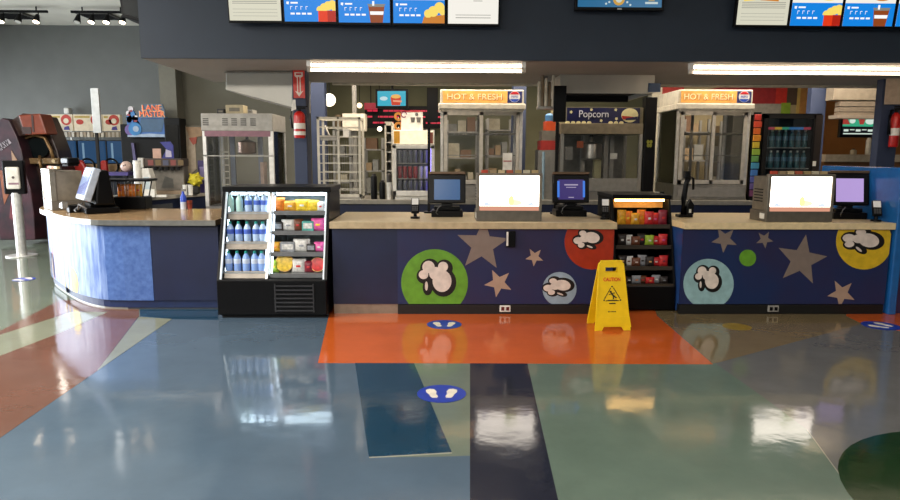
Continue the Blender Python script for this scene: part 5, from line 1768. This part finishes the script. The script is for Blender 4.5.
ws = thing('wall_sign', 'blank cream sign board on the right blue pillar', 'sign', (ax(893.5, Y, 90), Y - .012, az(104.5, Y, 890)))
MB().box(-.1, .32, 0, .011, 0, .315).build('board', [mat('cream board', '#b7a592', .6)], ws, bevel=.002)


def extinguisher(px, ptop, pbot, Y, label, hose_left, r_):
    z0 = az(pbot, Y, px); H = az(ptop, Y, px) - z0
    t = thing('fire_extinguisher', label, 'extinguisher', (ax(px, Y, pbot), Y, z0))
    MB().lathe([(r_ * .9, 0), (r_, .02), (r_, H * .68), (r_ * .8, H * .78), (r_ * .35, H * .84)], n=20).build('cylinder', [RED], t, smooth=40)
    for za, zb_ in ((.28, .46),):
        MB().lathe([(r_ * 1.01, H * za), (r_ * 1.01, H * zb_)], n=20).build('label_band', [WHITEP], t, smooth=40)
    MB().cyl((0, 0, H * .83), (0, 0, H * .92), r_ * .3).box(-.02, .07, -.015, .015, H * .9, H * .96).build('valve', [BLACKM], t)
    MB().box(-.03, .09, -.012, .012, H * .97, H).build('handle', [BLACKM], t)
    s_ = -1 if hose_left else 1
    MB().tube([(s_ * .03, 0, H * .9), (s_ * (r_ + .02), -.01, H * .88), (s_ * (r_ + .03), -.01, H * .6), (s_ * (r_ + .012), -.01, H * .3)], .012).build('hose', [BLACK], t, smooth=True)
    MB().box(-.03, .03, r_ - .005, r_ + .034, H * .3, H * .8).build('wall_bracket', [BLACKM], t)
    return t


e1 = extinguisher(300, 106, 138, 7.24, 'red fire extinguisher with a white tag on the left blue pillar', True, .062)
MB().prism([(-.07, .28), (-.015, .3), (-.02, .4), (-.05, .4)], -.085, -.08, 'y').build('inspection_tag', [WHITEP], e1)
MB().lathe([(.0635, .03), (.0635, .07)], n=20).build('lower_band', [WHITEP], e1, smooth=40)
e2 = extinguisher(893, 106, 147, 7.7, 'red fire extinguisher with a black hose on the right blue pillar', True, .05)
Y = 7.34
ar = thing('arrow_sign', 'red sign with a white down arrow on the left blue pillar', 'sign', (ax(299.3, Y, 98), Y, az(98, Y, 299)))
H = az(70, Y, 299) - ar.location.z
MB().box(-.062, .062, 0, .018, 0, H).build('plate', [mat('red sign plate', '#c92c1c', .4)], ar)
am = MB()
am.prism([(-.02, H * .22), (-.02, H * .72), (-.045, H * .78), (-.045, H * .92), (.045, H * .92), (.045, H * .78), (.02, H * .72), (.02, H * .22), (.045, H * .26), (0, H * .05), (-.045, H * .26)], -.004, 0, 'y', 0)
am.prism([(-.008, H * .2), (-.008, H * .75), (.008, H * .75), (.008, H * .2)], -.006, 0, 'y', 1)
am.prism([(-.03, H * .82), (-.03, H * .88), (.03, H * .88), (.03, H * .82)], -.006, 0, 'y', 1)
am.build('arrow', [mat('white sign print', '#e6ddd2', .5), mat('red sign plate', '#c92c1c')], ar)

# coloured lid rack between the right warmer and the dark cooler
Y = 9.03
lr = thing('lid_rack', 'rack of rainbow coloured tabs between the right warmer and the dark cooler', 'rack', (ax(753, Y), Y, ZB))
zq = lambda v: az(v, Y, 753) - ZB
MB().box(-.045, .05, .03, .06, 0, zq(112)).box(-.05, .055, -.02, .1, 0, .02).build('backing', [BLACKM], lr)
for k, c in enumerate(['#a8281e', '#b53a1c', '#b9561a', '#bf7a1c', '#b09a28', '#7f9a34', '#5a8a48', '#3f86a8', '#3a6aa8', '#4f5596', '#5a4a80', '#6d3a5e']):
    v = 114.5 + k * 6.9
    MB().box(-.052, .04 + (.012 if k % 2 else 0), -.0, .03, zq(v + 5.9), zq(v)).build('lid_tab', [mat('tab ' + c, c, .5)], lr, bevel=.004)
# ================================================================ left popcorn cabinet
Y = 8.75
xa, xb = ax(205.5, Y), ax(275, Y)
w = xb - xa; h = w / 2; d = .72
zt = az(113.5, Y, 240); zl = az(131, Y, 240); zm = az(135, Y, 240)
pw = thing('popcorn_cabinet', 'tall steel and glass popcorn cabinet behind the open drinks cooler', 'cabinet', ((xa + xb) / 2, Y, 0))
MB().box(-h + .02, h - .02, .02, d - .02, .08, .86).build('base_cabinet', [STEEL_D], pw, bevel=.006)
MB().box(-h + .05, h - .05, .05, d - .05, 0, .08).build('toe_kick', [TOE], pw)
MB().box(-h, h, 0, d, .86, .92).build('deck', [STEEL], pw)
tp = MB().box(-h - .005, h + .005, -.01, d, zl, zt).build('top_box', [mat('pale steel box', '#8f8c85', .45, .4)], pw, bevel=.006)
for k, v in enumerate((210, 229, 238, 247, 256.5)):
    s_ = MB()
    for j in range(4): s_.box(ax(v - 3, Y) - pw.location.x, ax(v + 2.5, Y) - pw.location.x, -.016, -.008, az(119.5 + j * 2, Y) , az(120.5 + j * 2, Y))
    s_.build('louver', [mat('dark louver', '#3b3935', .5)], tp)
MB().box(-h + .03, h - .03, -.006, .02, zm - .02, zl).build('trim_strip', [mat('mauve strip light', '#7d5560', .5)], pw)
for (x_, y_, wd_) in ((-h, 0, .045), (h - .06, 0, .06), (-h, d - .045, .045), (h - .045, d - .045, .045)):
    MB().box(x_, x_ + wd_, y_, y_ + .045, .92, zl).build('corner_post', [ALU], pw)
MB().box(-h + .045, h - .06, .015, .02, .92, zl - .04).build('front_pane', [GLASS], pw)
MB().box(h - .012, h - .006, .045, d - .045, .92, zl).build('side_pane', [GLASS], pw)
MB().box(-h + .006, -h + .012, .045, d - .045, .92, zl).build('side_pane', [GLASS], pw)
MB().box(-h, h, .0, .02, zl - .33, zl - .315).build('cross_rail', [STEEL_D], pw)
kx = .0
ke = MB().lathe([(.1, zl - .3), (.12, zl - .28), (.125, zl - .14), (.03, zl - .1)], kx + .02, .35, 20).build('kettle', [mat('bronze kettle', '#5e4636', .35, .6)], pw, smooth=40)
MB().cyl((kx + .02, .35, zl - .1), (kx + .02, .35, zl), .02).build('kettle_hanger', [BLACKM], ke)
for v in (-.2, .18): MB().box(v - .03, v + .03, .4, .44, .92, zl).build('inner_post', [mat('slate post', '#5b6270', .4)], pw)
ld = MB()
for k in range(8): ld.box(-h + .06, -h + .18, .5, .52, 1.0 + k * .09, 1.015 + k * .09)
ld.box(-h + .06, -h + .07, .5, .52, .95, zl).box(-h + .17, -h + .18, .5, .52, .95, zl)
ld.build('scoop_rack', [CREAM], pw)
MB().box(.2, .24, .3, .5, .95, 1.5).build('inner_panel', [mat('peach panel', '#a08878', .5)], pw)
MB().box(-h - .012, -h, .05, .09, zl - .3, zl - .22).build('side_switch', [mat('maroon switch', '#5c2530', .4)], pw)
for k, (v0, v1, p0, nm, c) in enumerate(((221, 228, 109, 'small black box on top of the left popcorn cabinet', '#101010'), (229.5, 247, 105, 'tan carton on top of the left popcorn cabinet', '#8f8468'), (251, 256, 109.5, 'small grey timer on top of the left popcorn cabinet', '#77756e'))):
    t = thing('box' if k != 2 else 'timer', nm, 'box', (ax((v0 + v1) / 2, Y + .1), Y + .2, zt))
    ww = ax(v1, Y) - ax(v0, Y); hh = az(p0, Y + .1, 240) - zt
    MB().box(-ww / 2, ww / 2, -.1, .1, 0, hh).build('shell', [mat('box ' + c, c, .6)], t, bevel=.004)
    MB().box(-ww * .3, ww * .3, -.103, -.099, hh * .3, hh * .7).build('label_panel', [mat('box label ' + c, '#5d574a', .6)], t)

# ================================================================ left rear bar with the soda fountain
A = at(138, 198, 9.4); B = at(212, 192, 10.9)
ba = thing('back_counter', 'side counter carrying the soda fountain and paper cups behind the left counter', 'counter')
zt = A.z
dv = Vector((B.x - A.x, B.y - A.y, 0)).normalized(); nv = Vector((-dv.y, dv.x, 0))
L = (Vector((B.x, B.y, 0)) - Vector((A.x, A.y, 0))).length
def bar(a0, a1, b0, b1): return [(A.x + dv.x * u + nv.x * v, A.y + dv.y * u + nv.y * v) for u, v in ((a0, b0), (a1, b0), (a1, b1), (a0, b1))]
MB().prism(bar(.05, L, .03, .8), .08, zt - .05, 'z').build('body', [mat('deep navy cabinet', '#121c38')], ba)
MB().prism(bar(0, L + .02, 0, .84), zt - .05, zt, 'z').build('worktop', [mat('pale grey worktop', '#9c968a', .4)], ba)
MB().prism(bar(.08, L, .08, .78), 0, .08, 'z').build('toe_kick', [TOE], ba)
MB().prism(bar(.12, .7, .022, .032), zt - .3, zt - .12, 'z').build('drawer_front', [mat('grey drawer', '#4e5052', .45)], ba)


def on_bar(px, py, Y): return at(px, py, Y)


Y = 10.35
sx = ax(165, Y); 
sf = thing('soda_fountain', 'steel soda fountain with dark nozzles on the side counter', 'soda fountain', (sx, Y, zt), R(8))
w = ax(184, Y) - ax(145, Y); h = w / 2
zf3 = lambda v: az(v, Y - .2, 165) - zt
MB().box(-h, h, -.1, .3, 0, .06).build('drip_tray', [mat('tan tray', '#82705c', .4, .3)], sf, bevel=.005)
MB().box(-h, h, .0, .3, .06, zf3(167)).build('body', [mat('warm steel', '#6d675e')], sf, bevel=.008)
MB().box(-h - .01, h + .01, -.13, .3, zf3(167), zf3(158.5)).build('valve_head', [mat('dark bronze head', '#3b3029', .4, .3)], sf, bevel=.01)
for k in range(7): MB().box(-h + .06 + k * (w - .12) / 6 - .022, -h + .06 + k * (w - .12) / 6 + .022, -.12, -.06, zf3(170.5), zf3(167)).build('nozzle', [BLACK], sf, bevel=.004)
for k in range(5): MB().box(-h + .12 + k * .11, -h + .2 + k * .11, -.136, -.128, zf3(165.5), zf3(160)).build('flavour_label', [mat('flavour ' + str(k % 3), ['#6d2f2a', '#5e4a26', '#3b3d52'][k % 3], .5)], sf)
MB().box(-h - .02, -h + .06, -.16, -.05, zf3(168), zf3(158)).build('ice_chute', [mat('pale grey chute', '#b3b1ab', .4)], sf, bevel=.01)
MB().prism([(-.04, .1), (.14, .1), (.14, .24), (.02, .28)], -.004, .002, 'y').build('splash_panel', [mat('dark steel', '#5c5a55', .35, .6)], sf)  # panel in a darker steel than the body
tg = thing('cup_display', 'cardboard cup display with a pink card on top of the soda fountain', 'display', (sx + .0, Y, zt + zf3(158.5)), R(8))
MB().box(-.14, -.02, .0, .012, 0, .15).box(-.14, -.02, 0, .1, 0, .006).build('card', [mat('pink tan card', '#b39080', .6)], tg)
MB().prism([(-.02, .0), (.16, .0), (.16, .2), (.12, .26), (-.03, .25), (.06, .14)], .02, .05, 'y').build('blue_panel', [mat('deep violet print', '#262a78', .5)], tg)
MB().prism([(.04, .02), (.13, .02), (.13, .11), (.05, .14)], .012, .022, 'y').build('white_panel', [mat('pale violet print', '#a9a3b8', .5)], tg)

Y = 9.75
for k, (v0, v1, ptp, pbm, nm) in enumerate(((135, 142, 160.5, 195.5, 'tall white paper cup tube beside the soda fountain'), (141, 151, 168.5, 195.5, 'rounded white napkin dispenser beside the soda fountain'))):
    z1 = az(ptp, Y, 142) - zt
    t = thing('cup_tube' if k == 0 else 'napkin_dispenser', nm, 'dispenser', (ax((v0 + v1) / 2, Y), Y + .08 * k + .02, zt))
    ww = ax(v1, Y) - ax(v0, Y)
    if k == 0:
        MB().lathe([(.045, 0), (.05, .02), (.05, z1 * .92), (.053, z1), (.045, z1)], n=18).build('tube_body', [WHITE], t, smooth=40)
        MB().lathe([(.052, z1 * .9), (.054, z1 * .92), (.054, z1 * .95), (.05, z1 * .96)], n=18).build('rim', [WHITEP], t, smooth=40)
    else:
        MB().prism([(-ww / 2, 0), (ww / 2, 0), (ww / 2, z1 * .7), (ww * .3, z1), (-ww / 2, z1)], -.06, .1, 'y').build('housing', [WHITE], t, bevel=.012)
        MB().box(-ww * .2, ww * .35, -.063, -.058, z1 * .25, z1 * .7).build('front_panel', [mat('pale ice panel', '#aebcc0', .4)], t)
t = thing('paper_stack', 'low stack of white paper on the front of the side counter', 'paper', (ax(146, 9.6), 9.62, zt), R(10))
MB().box(-.13, .13, -.06, .05, 0, .11).build('stack', [WHITEP], t, bevel=.004)
MB().box(.14, .28, -.04, .04, 0, .03).build('loose_sheets', [WHITEP], t)

# ================================================================ arcade
ART_D = mat('dark cabinet art', '#221820', .4, var=.4, scale=4, col2='#48222c')
BRNZ = mat('bronze trim', '#8a6a44', .35, .5)
ORM = mat('burnt orange plastic', '#80361a', .35)
Y = 12.0
p0 = fl(10, 238)
rc = thing('arcade_machine', 'big motorcycle arcade machine with dark red side art at the far left', 'arcade machine', (ax(30, Y), Y, 0), R(0))
X_ = lambda v, Yq=Y: ax(v, Yq, 180) - rc.location.x
Z_ = lambda v, Yq=Y: az(v, Yq, 30)
side = [(-6, 240), (30, 240), (31, 215), (30, 190), (26, 172), (24, 150), (20, 135), (14, 120), (8, 118), (-6, 128)]
MB().prism([(X_(a, Y - .3), max(0, Z_(b, Y - .3))) for a, b in side], -.3, .05, 'y').build('side_art_panel', [ART_D], rc, bevel=.015)
pa_ = MB()
pa_.prism([(X_(0, Y - .3), Z_(146, Y - .3)), (X_(12, Y - .3), Z_(139, Y - .3)), (X_(15, Y - .3), Z_(143, Y - .3)), (X_(4, Y - .3), Z_(151, Y - .3))], -.306, -.29, 'y', 0)
pa_.prism([(X_(14, Y - .3), Z_(150, Y - .3)), (X_(19, Y - .3), Z_(160, Y - .3)), (X_(20, Y - .3), Z_(175, Y - .3)), (X_(14, Y - .3), Z_(172, Y - .3))], -.306, -.29, 'y', 1)
pa_.prism([(X_(0, Y - .3), Z_(170, Y - .3)), (X_(9, Y - .3), Z_(172, Y - .3)), (X_(10, Y - .3), Z_(190, Y - .3)), (X_(2, Y - .3), Z_(205, Y - .3))], -.304, -.29, 'y', 2)
pa_.prism([(X_(10, Y - .3), Z_(195, Y - .3)), (X_(20, Y - .3), Z_(205, Y - .3)), (X_(17, Y - .3), Z_(225, Y - .3)), (X_(6, Y - .3), Z_(218, Y - .3))], -.304, -.29, 'y', 3)
ao = pa_.build('side_graphics', [mat('pale art', '#a59aa0', .5), mat('skin tan art', '#9c7a5e', .5), mat('orange art', '#8a4a26', .5), mat('maroon art', '#6d2430', .5)], rc)
text('RAW', mat('dark art ink', '#2a1c22', .5), ao, (X_(7.5, Y - .3), -.309, Z_(144.8, Y - .3)), .2, .12, depth=.004, bold=.03, rot=Matrix.Rotation(R(-32), 3, 'Y'))
# cabinet proper with hood, oval opening and bike column
cb = [(24, 240), (50, 240), (60, 205), (62, 175), (58, 150), (52, 130), (47, 116), (26, 113), (15, 122), (20, 136), (26, 160), (30, 190), (31, 215)]
MB().prism([(X_(a), max(0, Z_(b))) for a, b in cb], .05, .5, 'y').build('cabinet_body', [mat('cabinet dark brown', '#33201a', .4)], rc, bevel=.02)
hd = MB()
hd.prism([(X_(29, Y - .24), Z_(135, Y - .24)), (X_(24, Y - .24), Z_(115, Y - .24)), (X_(46, Y - .24), Z_(113.5, Y - .24)), (X_(51, Y - .24), Z_(134, Y - .24))], -.25, .1, 'y', 0)
hd.prism([(X_(14, Y - .24), Z_(121, Y - .24)), (X_(24, Y - .24), Z_(115, Y - .24)), (X_(28, Y - .24), Z_(135, Y - .24)), (X_(17, Y - .24), Z_(138, Y - .24))], -.22, .1, 'y', 1)
ho = hd.build('headrest_hood', [ORM, mat('hood side brown', '#3a231b', .4)], rc, bevel=.02)
MB().box(X_(37, Y - .24), X_(39, Y - .24), -.256, -.24, Z_(132, Y - .24), Z_(115, Y - .24)).build('hood_seam', [mat('hood side brown', '#3a231b')], ho)
MB().box(X_(27, Y - .24), X_(36, Y - .24), -.256, -.24, Z_(134, Y - .24), Z_(127, Y - .24)).build('hood_patch', [mat('hood side brown', '#3a231b')], ho)
MB().prism(circle(X_(41), Z_(148), X_(51) - X_(40), 28, Z_(138) - Z_(148)), -.02, .06, 'y').build('dark_screen', [mat('dark screen glass', '#0a1112')], rc)
MB().tube([(X_(28), -.04, Z_(158)), (X_(26), -.05, Z_(148)), (X_(30), -.05, Z_(138)), (X_(40), -.05, Z_(135)), (X_(50), -.05, Z_(138)), (X_(55), -.05, Z_(150)), (X_(57), -.05, Z_(160))], .03).build('screen_bezel', [BRNZ], rc, smooth=True)
MB().box(X_(29, Y - .12), X_(60, Y - .12), -.12, .05, Z_(164, Y - .12), Z_(158, Y - .12)).build('dashboard', [mat('tan dashboard', '#7c6240', .4)], rc, bevel=.015)
MB().tube([(X_(42, Y - .12), -.13, Z_(156, Y - .12)), (X_(44, Y - .12), -.2, Z_(162, Y - .12)), (X_(45, Y - .12), -.2, Z_(168, Y - .12))], .025).build('bike_column', [BRNZ], rc, smooth=True)
for v in (29, 58): MB().cyl((X_(v, Y - .12), -.15, Z_(160, Y - .12)), (X_(v, Y - .12), -.22, Z_(161, Y - .12)), .03).build('hand_grip', [mat('cream grip', '#b8a078', .5)], rc, smooth=40)

# two racing machines
def racing(pa, pb, label, Y, hue):
    t = thing('arcade_machine', label, 'arcade machine', (ax((pa + pb) / 2, Y), Y, 0), 0, 'racing arcade machines along the grey wall')
    X_ = lambda v: ax(v, Y, 150) - t.location.x
    Z_ = lambda v: az(v, Y, 90)
    MB().box(X_(pa), X_(pb), .1, .8, 0, Z_(140)).build('cabinet_body', [mat('navy cabinet', '#1d2430', .45)], t, bevel=.01)
    hdr = MB().box(X_(pa), X_(pb), .0, .1, Z_(131), Z_(114.5), 0)
    m_ = (pa + pb) / 2
    hdr.prism(circle(X_(pb - 6), Z_(120), .1, 20), -.006, 0, 'y', 1)
    hdr.prism(circle(X_(pa + 6), Z_(122), .07, 16, .05), -.006, 0, 'y', 1)
    hdr.prism(circle(X_(pb - 6), Z_(121), .05, 14), -.01, 0, 'y', 0)
    hdr.prism([(X_(pb - 9), Z_(130)), (X_(pb - 3), Z_(130)), (X_(pb - 4), Z_(126)), (X_(pb - 8), Z_(127))], -.008, 0, 'y', 2)
    hdr.prism([(X_(pa + 1), Z_(116)), (X_(pb - 12), Z_(116)), (X_(pb - 12), Z_(118)), (X_(pa + 1), Z_(118))], -.006, 0, 'y', 3)
    hdr.build('header_board', [mat('ivory header', '#c9bda6', .5, emit='#d8c8a8', es=.18), mat('header red', '#b8382a', .5), mat('header violet', '#4a3f8c', .5), mat('header gold', '#b59a4a', .5)], t)
    rw = MB()
    for k in range(8): rw.box(X_(pa) + .02 + k * (X_(pb) - X_(pa)) / 8, X_(pa) + .07 + k * (X_(pb) - X_(pa)) / 8, .02, .1, Z_(137), Z_(132), k % 2)
    rw.build('lamp_row', [mat('tan lamp', '#a08f78', .5), mat('white lamp', '#d0c6b4', .5)], t)
    MB().box(X_(pa + 1), X_(pb - 1), .05, .11, Z_(163), Z_(141)).build('screen', [screen('dim race blue', '#2f5a86', .55)], t)
    MB().box(X_(pa + 5), X_(pa + 7), .045, .052, Z_(161), Z_(143)).build('painted_glare', [screen('race glare', '#8fb4d0', .6)], t)  # glare painted on the screen as a pale glowing strip
    MB().box(X_(pa), X_(pb), -.1, .1, Z_(172), Z_(164)).build('dashboard', [mat('tan dash', '#a3835c', .5)], t, bevel=.01)
    wm = MB(); c = Vector((X_(m_), -.14, Z_(166)))
    wm.tube([(c.x + .14 * math.cos(2 * PI * k / 16), c.y, c.z + .14 * math.sin(2 * PI * k / 16)) for k in range(17)], .02)
    wm.build('steering_wheel', [BLACK], t, smooth=True)
    if hue is None: return t
    st = MB().box(X_(pa + 3), X_(pb - 3), -.44, -.18, 0, .45).build('seat_base', [mat('navy cabinet', '#1d2430')], t)
    MB().prism([(X_(pa + 4), .45), (X_(pb - 4), .45), (X_(pb - 5), Z_(172)), (X_(m_ + 3), Z_(160)), (X_(m_ - 3), Z_(160)), (X_(pa + 5), Z_(172))], -.44, -.34, 'y').build('seat', [mat('red seat', hue, .4)], t, bevel=.04)
    return t


racing(47, 74.5, 'racing arcade machine beside the motorcycle machine, mostly blue screen', 12.95, None)
racing(76, 104, 'racing arcade machine with a red seat left of the silver pole display', 12.95, '#b0261e')
racing(105, 122, 'racing arcade machine right of the silver pole display, partly hidden', 12.95, '#4a3228')
cam_ = thing('security_camera', 'small white camera on a post between the racing machine headers', 'camera', (ax(75.2, 13.85), 13.88, 0))
MB().box(-.02, .02, .0, .04, 0, az(112, 13.85, 75)).build('post', [WHITE], cam_)
MB().box(-.06, .05, -.1, .06, az(114, 13.85, 75), az(108, 13.85, 75)).build('housing', [WHITE], cam_, bevel=.02)

# bowling game with sign
Y = 11.2
bl = thing('arcade_machine', 'black bowling arcade machine under a lane master sign', 'arcade machine', (ax(147, Y), Y, 0))
X_ = lambda v: ax(v, Y + .2, 140) - bl.location.x
Z_ = lambda v: az(v, Y + .2, 150)
MB().box(X_(118), X_(163), .3, 1.0, 0, Z_(124)).build('cabinet_body', [BLACKM], bl, bevel=.01)
sp = MB().box(X_(128), X_(167), .2, .3, Z_(137), Z_(117), 0)
sp.prism([(X_(128), Z_(137)), (X_(167), Z_(137)), (X_(167), Z_(134.5)), (X_(150), Z_(133.5)), (X_(128), Z_(135.5))], .19, .3, 'y', 2)
sp.prism([(X_(140), Z_(132)), (X_(162), Z_(132)), (X_(166), Z_(119)), (X_(142), Z_(118.5))], .195, .3, 'y', 1)
sp.prism(circle(X_(136), Z_(129), .11, 22), .185, .3, 'y', 3)
sp.prism(circle(X_(137), Z_(129), .05, 16), .18, .3, 'y', 2)
sp.prism(circle(X_(131), Z_(130), .09, 18), .188, .3, 'y', 4)
sg2 = sp.build('sign_board', [mat('sign mid blue', '#2a5c9c', .5), mat('sign slate blue', '#31516e', .4), mat('sign pale', '#8fa0b4', .5), mat('sign ball blue', '#2470a8', .4), mat('sign violet', '#5f4a86', .5)], bl)
pn_ = MB()
for dx, dz, s_ in ((132.5, 112, 1.0), (130, 116, .9), (136.5, 122, 1.2)):
    cx, cz = X_(dx), Z_(dz)
    pn_.prism(circle(cx, cz + .05 * s_, .045 * s_, 14), .2, .26, 'y', 0); pn_.prism(circle(cx + .01, cz - .05 * s_, .055 * s_, 14, .08 * s_), .2, .26, 'y', 1); pn_.prism([(cx - .02, cz), (cx + .03, cz), (cx + .03, cz + .03), (cx - .02, cz + .03)], .195, .26, 'y', 2)
pn_.build('pin_cutouts', [mat('pin white', '#c9c4c8', .4), mat('pin shade blue', '#3a78b4', .4), mat('pin red', '#8c2f3a', .4)], bl)
hb_ = MB()
hb_.prism([(X_(141.5), Z_(118)), (X_(167), Z_(118)), (X_(167), Z_(111)), (X_(165), Z_(104)), (X_(144), Z_(104.5)), (X_(143), Z_(110)), (X_(140), Z_(112))], .17, .2, 'y', 0)
hbo = hb_.build('header_plate', [mat('sign steel blue', '#55687e', .5)], bl)
LT1, LT2 = mat('orange sign letters', '#e0653a', .5, emit='#e0653a', es=.25), mat('pale letter edge', '#e3b78c', .5)
for s_, zv, xa_, xb_ in (('LANE', 108, 145.5, 163.5), ('MASTER', 114, 142.5, 166.5)):
    text(s_, LT2, hbo, ((X_(xa_) + X_(xb_)) / 2, .167, Z_(zv)), X_(xb_) - X_(xa_) + .03, .105, depth=.008)
    text(s_, LT1, hbo, ((X_(xa_) + X_(xb_)) / 2, .16, Z_(zv)), X_(xb_) - X_(xa_), .085, depth=.008)
MB().prism([(X_(131), Z_(165)), (X_(129.5), Z_(143)), (X_(132), Z_(143)), (X_(134), Z_(165))], .25, .29, 'y').build('purple_edge', [mat('purple edge', '#4a4468', .4)], bl)
bb = thing('bowling_ball', 'pale ball resting on the purple tray near the left till', 'ball', (ax(128.5, 10.5), 10.5, az(172, 10.5, 128)))
tr2 = thing('game_table', 'low table with a purple tray behind the wire basket', 'table', (ax(123, 10.5), 10.5, 0))
zt2 = az(172, 10.5, 123)
MB().box(-.36, .2, -.2, .25, zt2 - .05, zt2).build('tray', [mat('purple tray', '#3a2f6a', .4)], tr2)
for x_, y_ in ((-.3, -.15), (.15, -.15), (-.3, .2), (.15, .2)): MB().box(x_ - .02, x_ + .02, y_ - .02, y_ + .02, 0, zt2 - .05).build('leg', [BLACKM], tr2)
bb.location.z = zt2
MB().ball((0, 0, .085), .085, n=18).build('ball', [mat('peach ball', '#c0a498', .4)], bb, smooth=True)
MB().ball((.0, -.078, .1), .012, n=8).ball((.02, -.076, .11), .011, n=8).build('finger_holes', [BLACKM], bb)

# tall black machine and the poster machine right of it
Y = 11.3
tk_ = thing('arcade_machine', 'tall plain black machine against the putty pillar', 'arcade machine', (ax(176, Y), Y, 0))
w = ax(184, Y) - ax(168.5, Y)
MB().box(-w / 2, w / 2, 0, .3, .06, az(118, Y, 176)).build('cabinet_body', [BLACKM], tk_, bevel=.01)
MB().box(-w / 2 + .03, w / 2 - .03, -.012, .0, .5, az(125, Y, 176)).build('dark_panel', [mat('gloss black panel', '#0a0908', .2)], tk_)
MB().box(-w / 2 + .03, w / 2 - .03, .03, .27, 0, .06).build('base', [BLACKM], tk_)
Y = 11.5
po_ = thing('prize_machine', 'prize machine with tan and red side art behind the left popcorn cabinet', 'arcade machine', (ax(197.2, Y), Y + .06, 0))
X_ = lambda v: ax(v, Y, 160) - po_.location.x
Z_ = lambda v: az(v, Y, 196)
MB().box(X_(184.5), X_(206), 0, .4, 0, Z_(125)).build('cabinet_body', [mat('olive grey cabinet', '#5d584a', .5)], po_, bevel=.01)
pp = MB()
pp.prism([(X_(185), Z_(177)), (X_(185), Z_(126)), (X_(186), Z_(126)), (X_(195), Z_(140)), (X_(195), Z_(169))], -.01, 0, 'y', 0)
pp.prism([(X_(186), Z_(127)), (X_(203), Z_(127)), (X_(202), Z_(136)), (X_(190), Z_(138))], -.014, 0, 'y', 1)
pp.prism([(X_(189), Z_(138)), (X_(197), Z_(137)), (X_(196), Z_(143)), (X_(193), Z_(145))], -.018, 0, 'y', 2)
pp.build('side_graphics', [mat('putty art', '#a4947f', .5), mat('faded tan art', '#9a7c5c', .5), mat('brick art', '#a04430', .5)], po_)
pl_ = thing('plush_toy', 'spiky yellow plush standing on the end of the side counter', 'toy', (ax(196.5, 10.5), 10.5, zt))
sm = MB(); c = Vector((0, 0, .22))
for k in range(14):
    a0 = k * 2.4; e0 = math.asin(-.9 + 1.8 * k / 13)
    dd = Vector((math.cos(a0) * math.cos(e0), math.sin(a0) * math.cos(e0), math.sin(e0)))
    sm.cyl(c + dd * .06, c + dd * .13, .045, .01, 8)
sm.ball(c, .1)
sm.build('spiky_body', [mat('lemon plush', '#b3a61c', .7)], pl_, smooth=True)
MB().box(-.06, .06, -.05, .05, 0, .12).build('feet', [mat('black plush', '#1c1a16', .8)], pl_, bevel=.02)
cp_ = thing('paper_cups', 'small white paper cups on the side counter below the yellow plush', 'cups', (ax(190.5, 10.15), 10.12, zt))
for dx in (-.06, .02): MB().lathe([(.03, 0), (.036, .15), (.038, .155), (.03, .15)], dx, 0, 14).build('cup_column', [WHITEP], cp_, smooth=40)
vb = thing('violet_box', 'upright violet carton at the end of the side counter', 'box', (ax(206, 10.8), 10.8, zt))
MB().box(-.09, .1, -.05, .08, 0, .52).build('shell', [mat('violet carton', '#2f2358', .5)], vb, bevel=.006)
MB().box(-.06, .06, -.054, -.049, .2, .42).build('label_panel', [mat('pale violet label', '#7d74a0', .5)], vb)
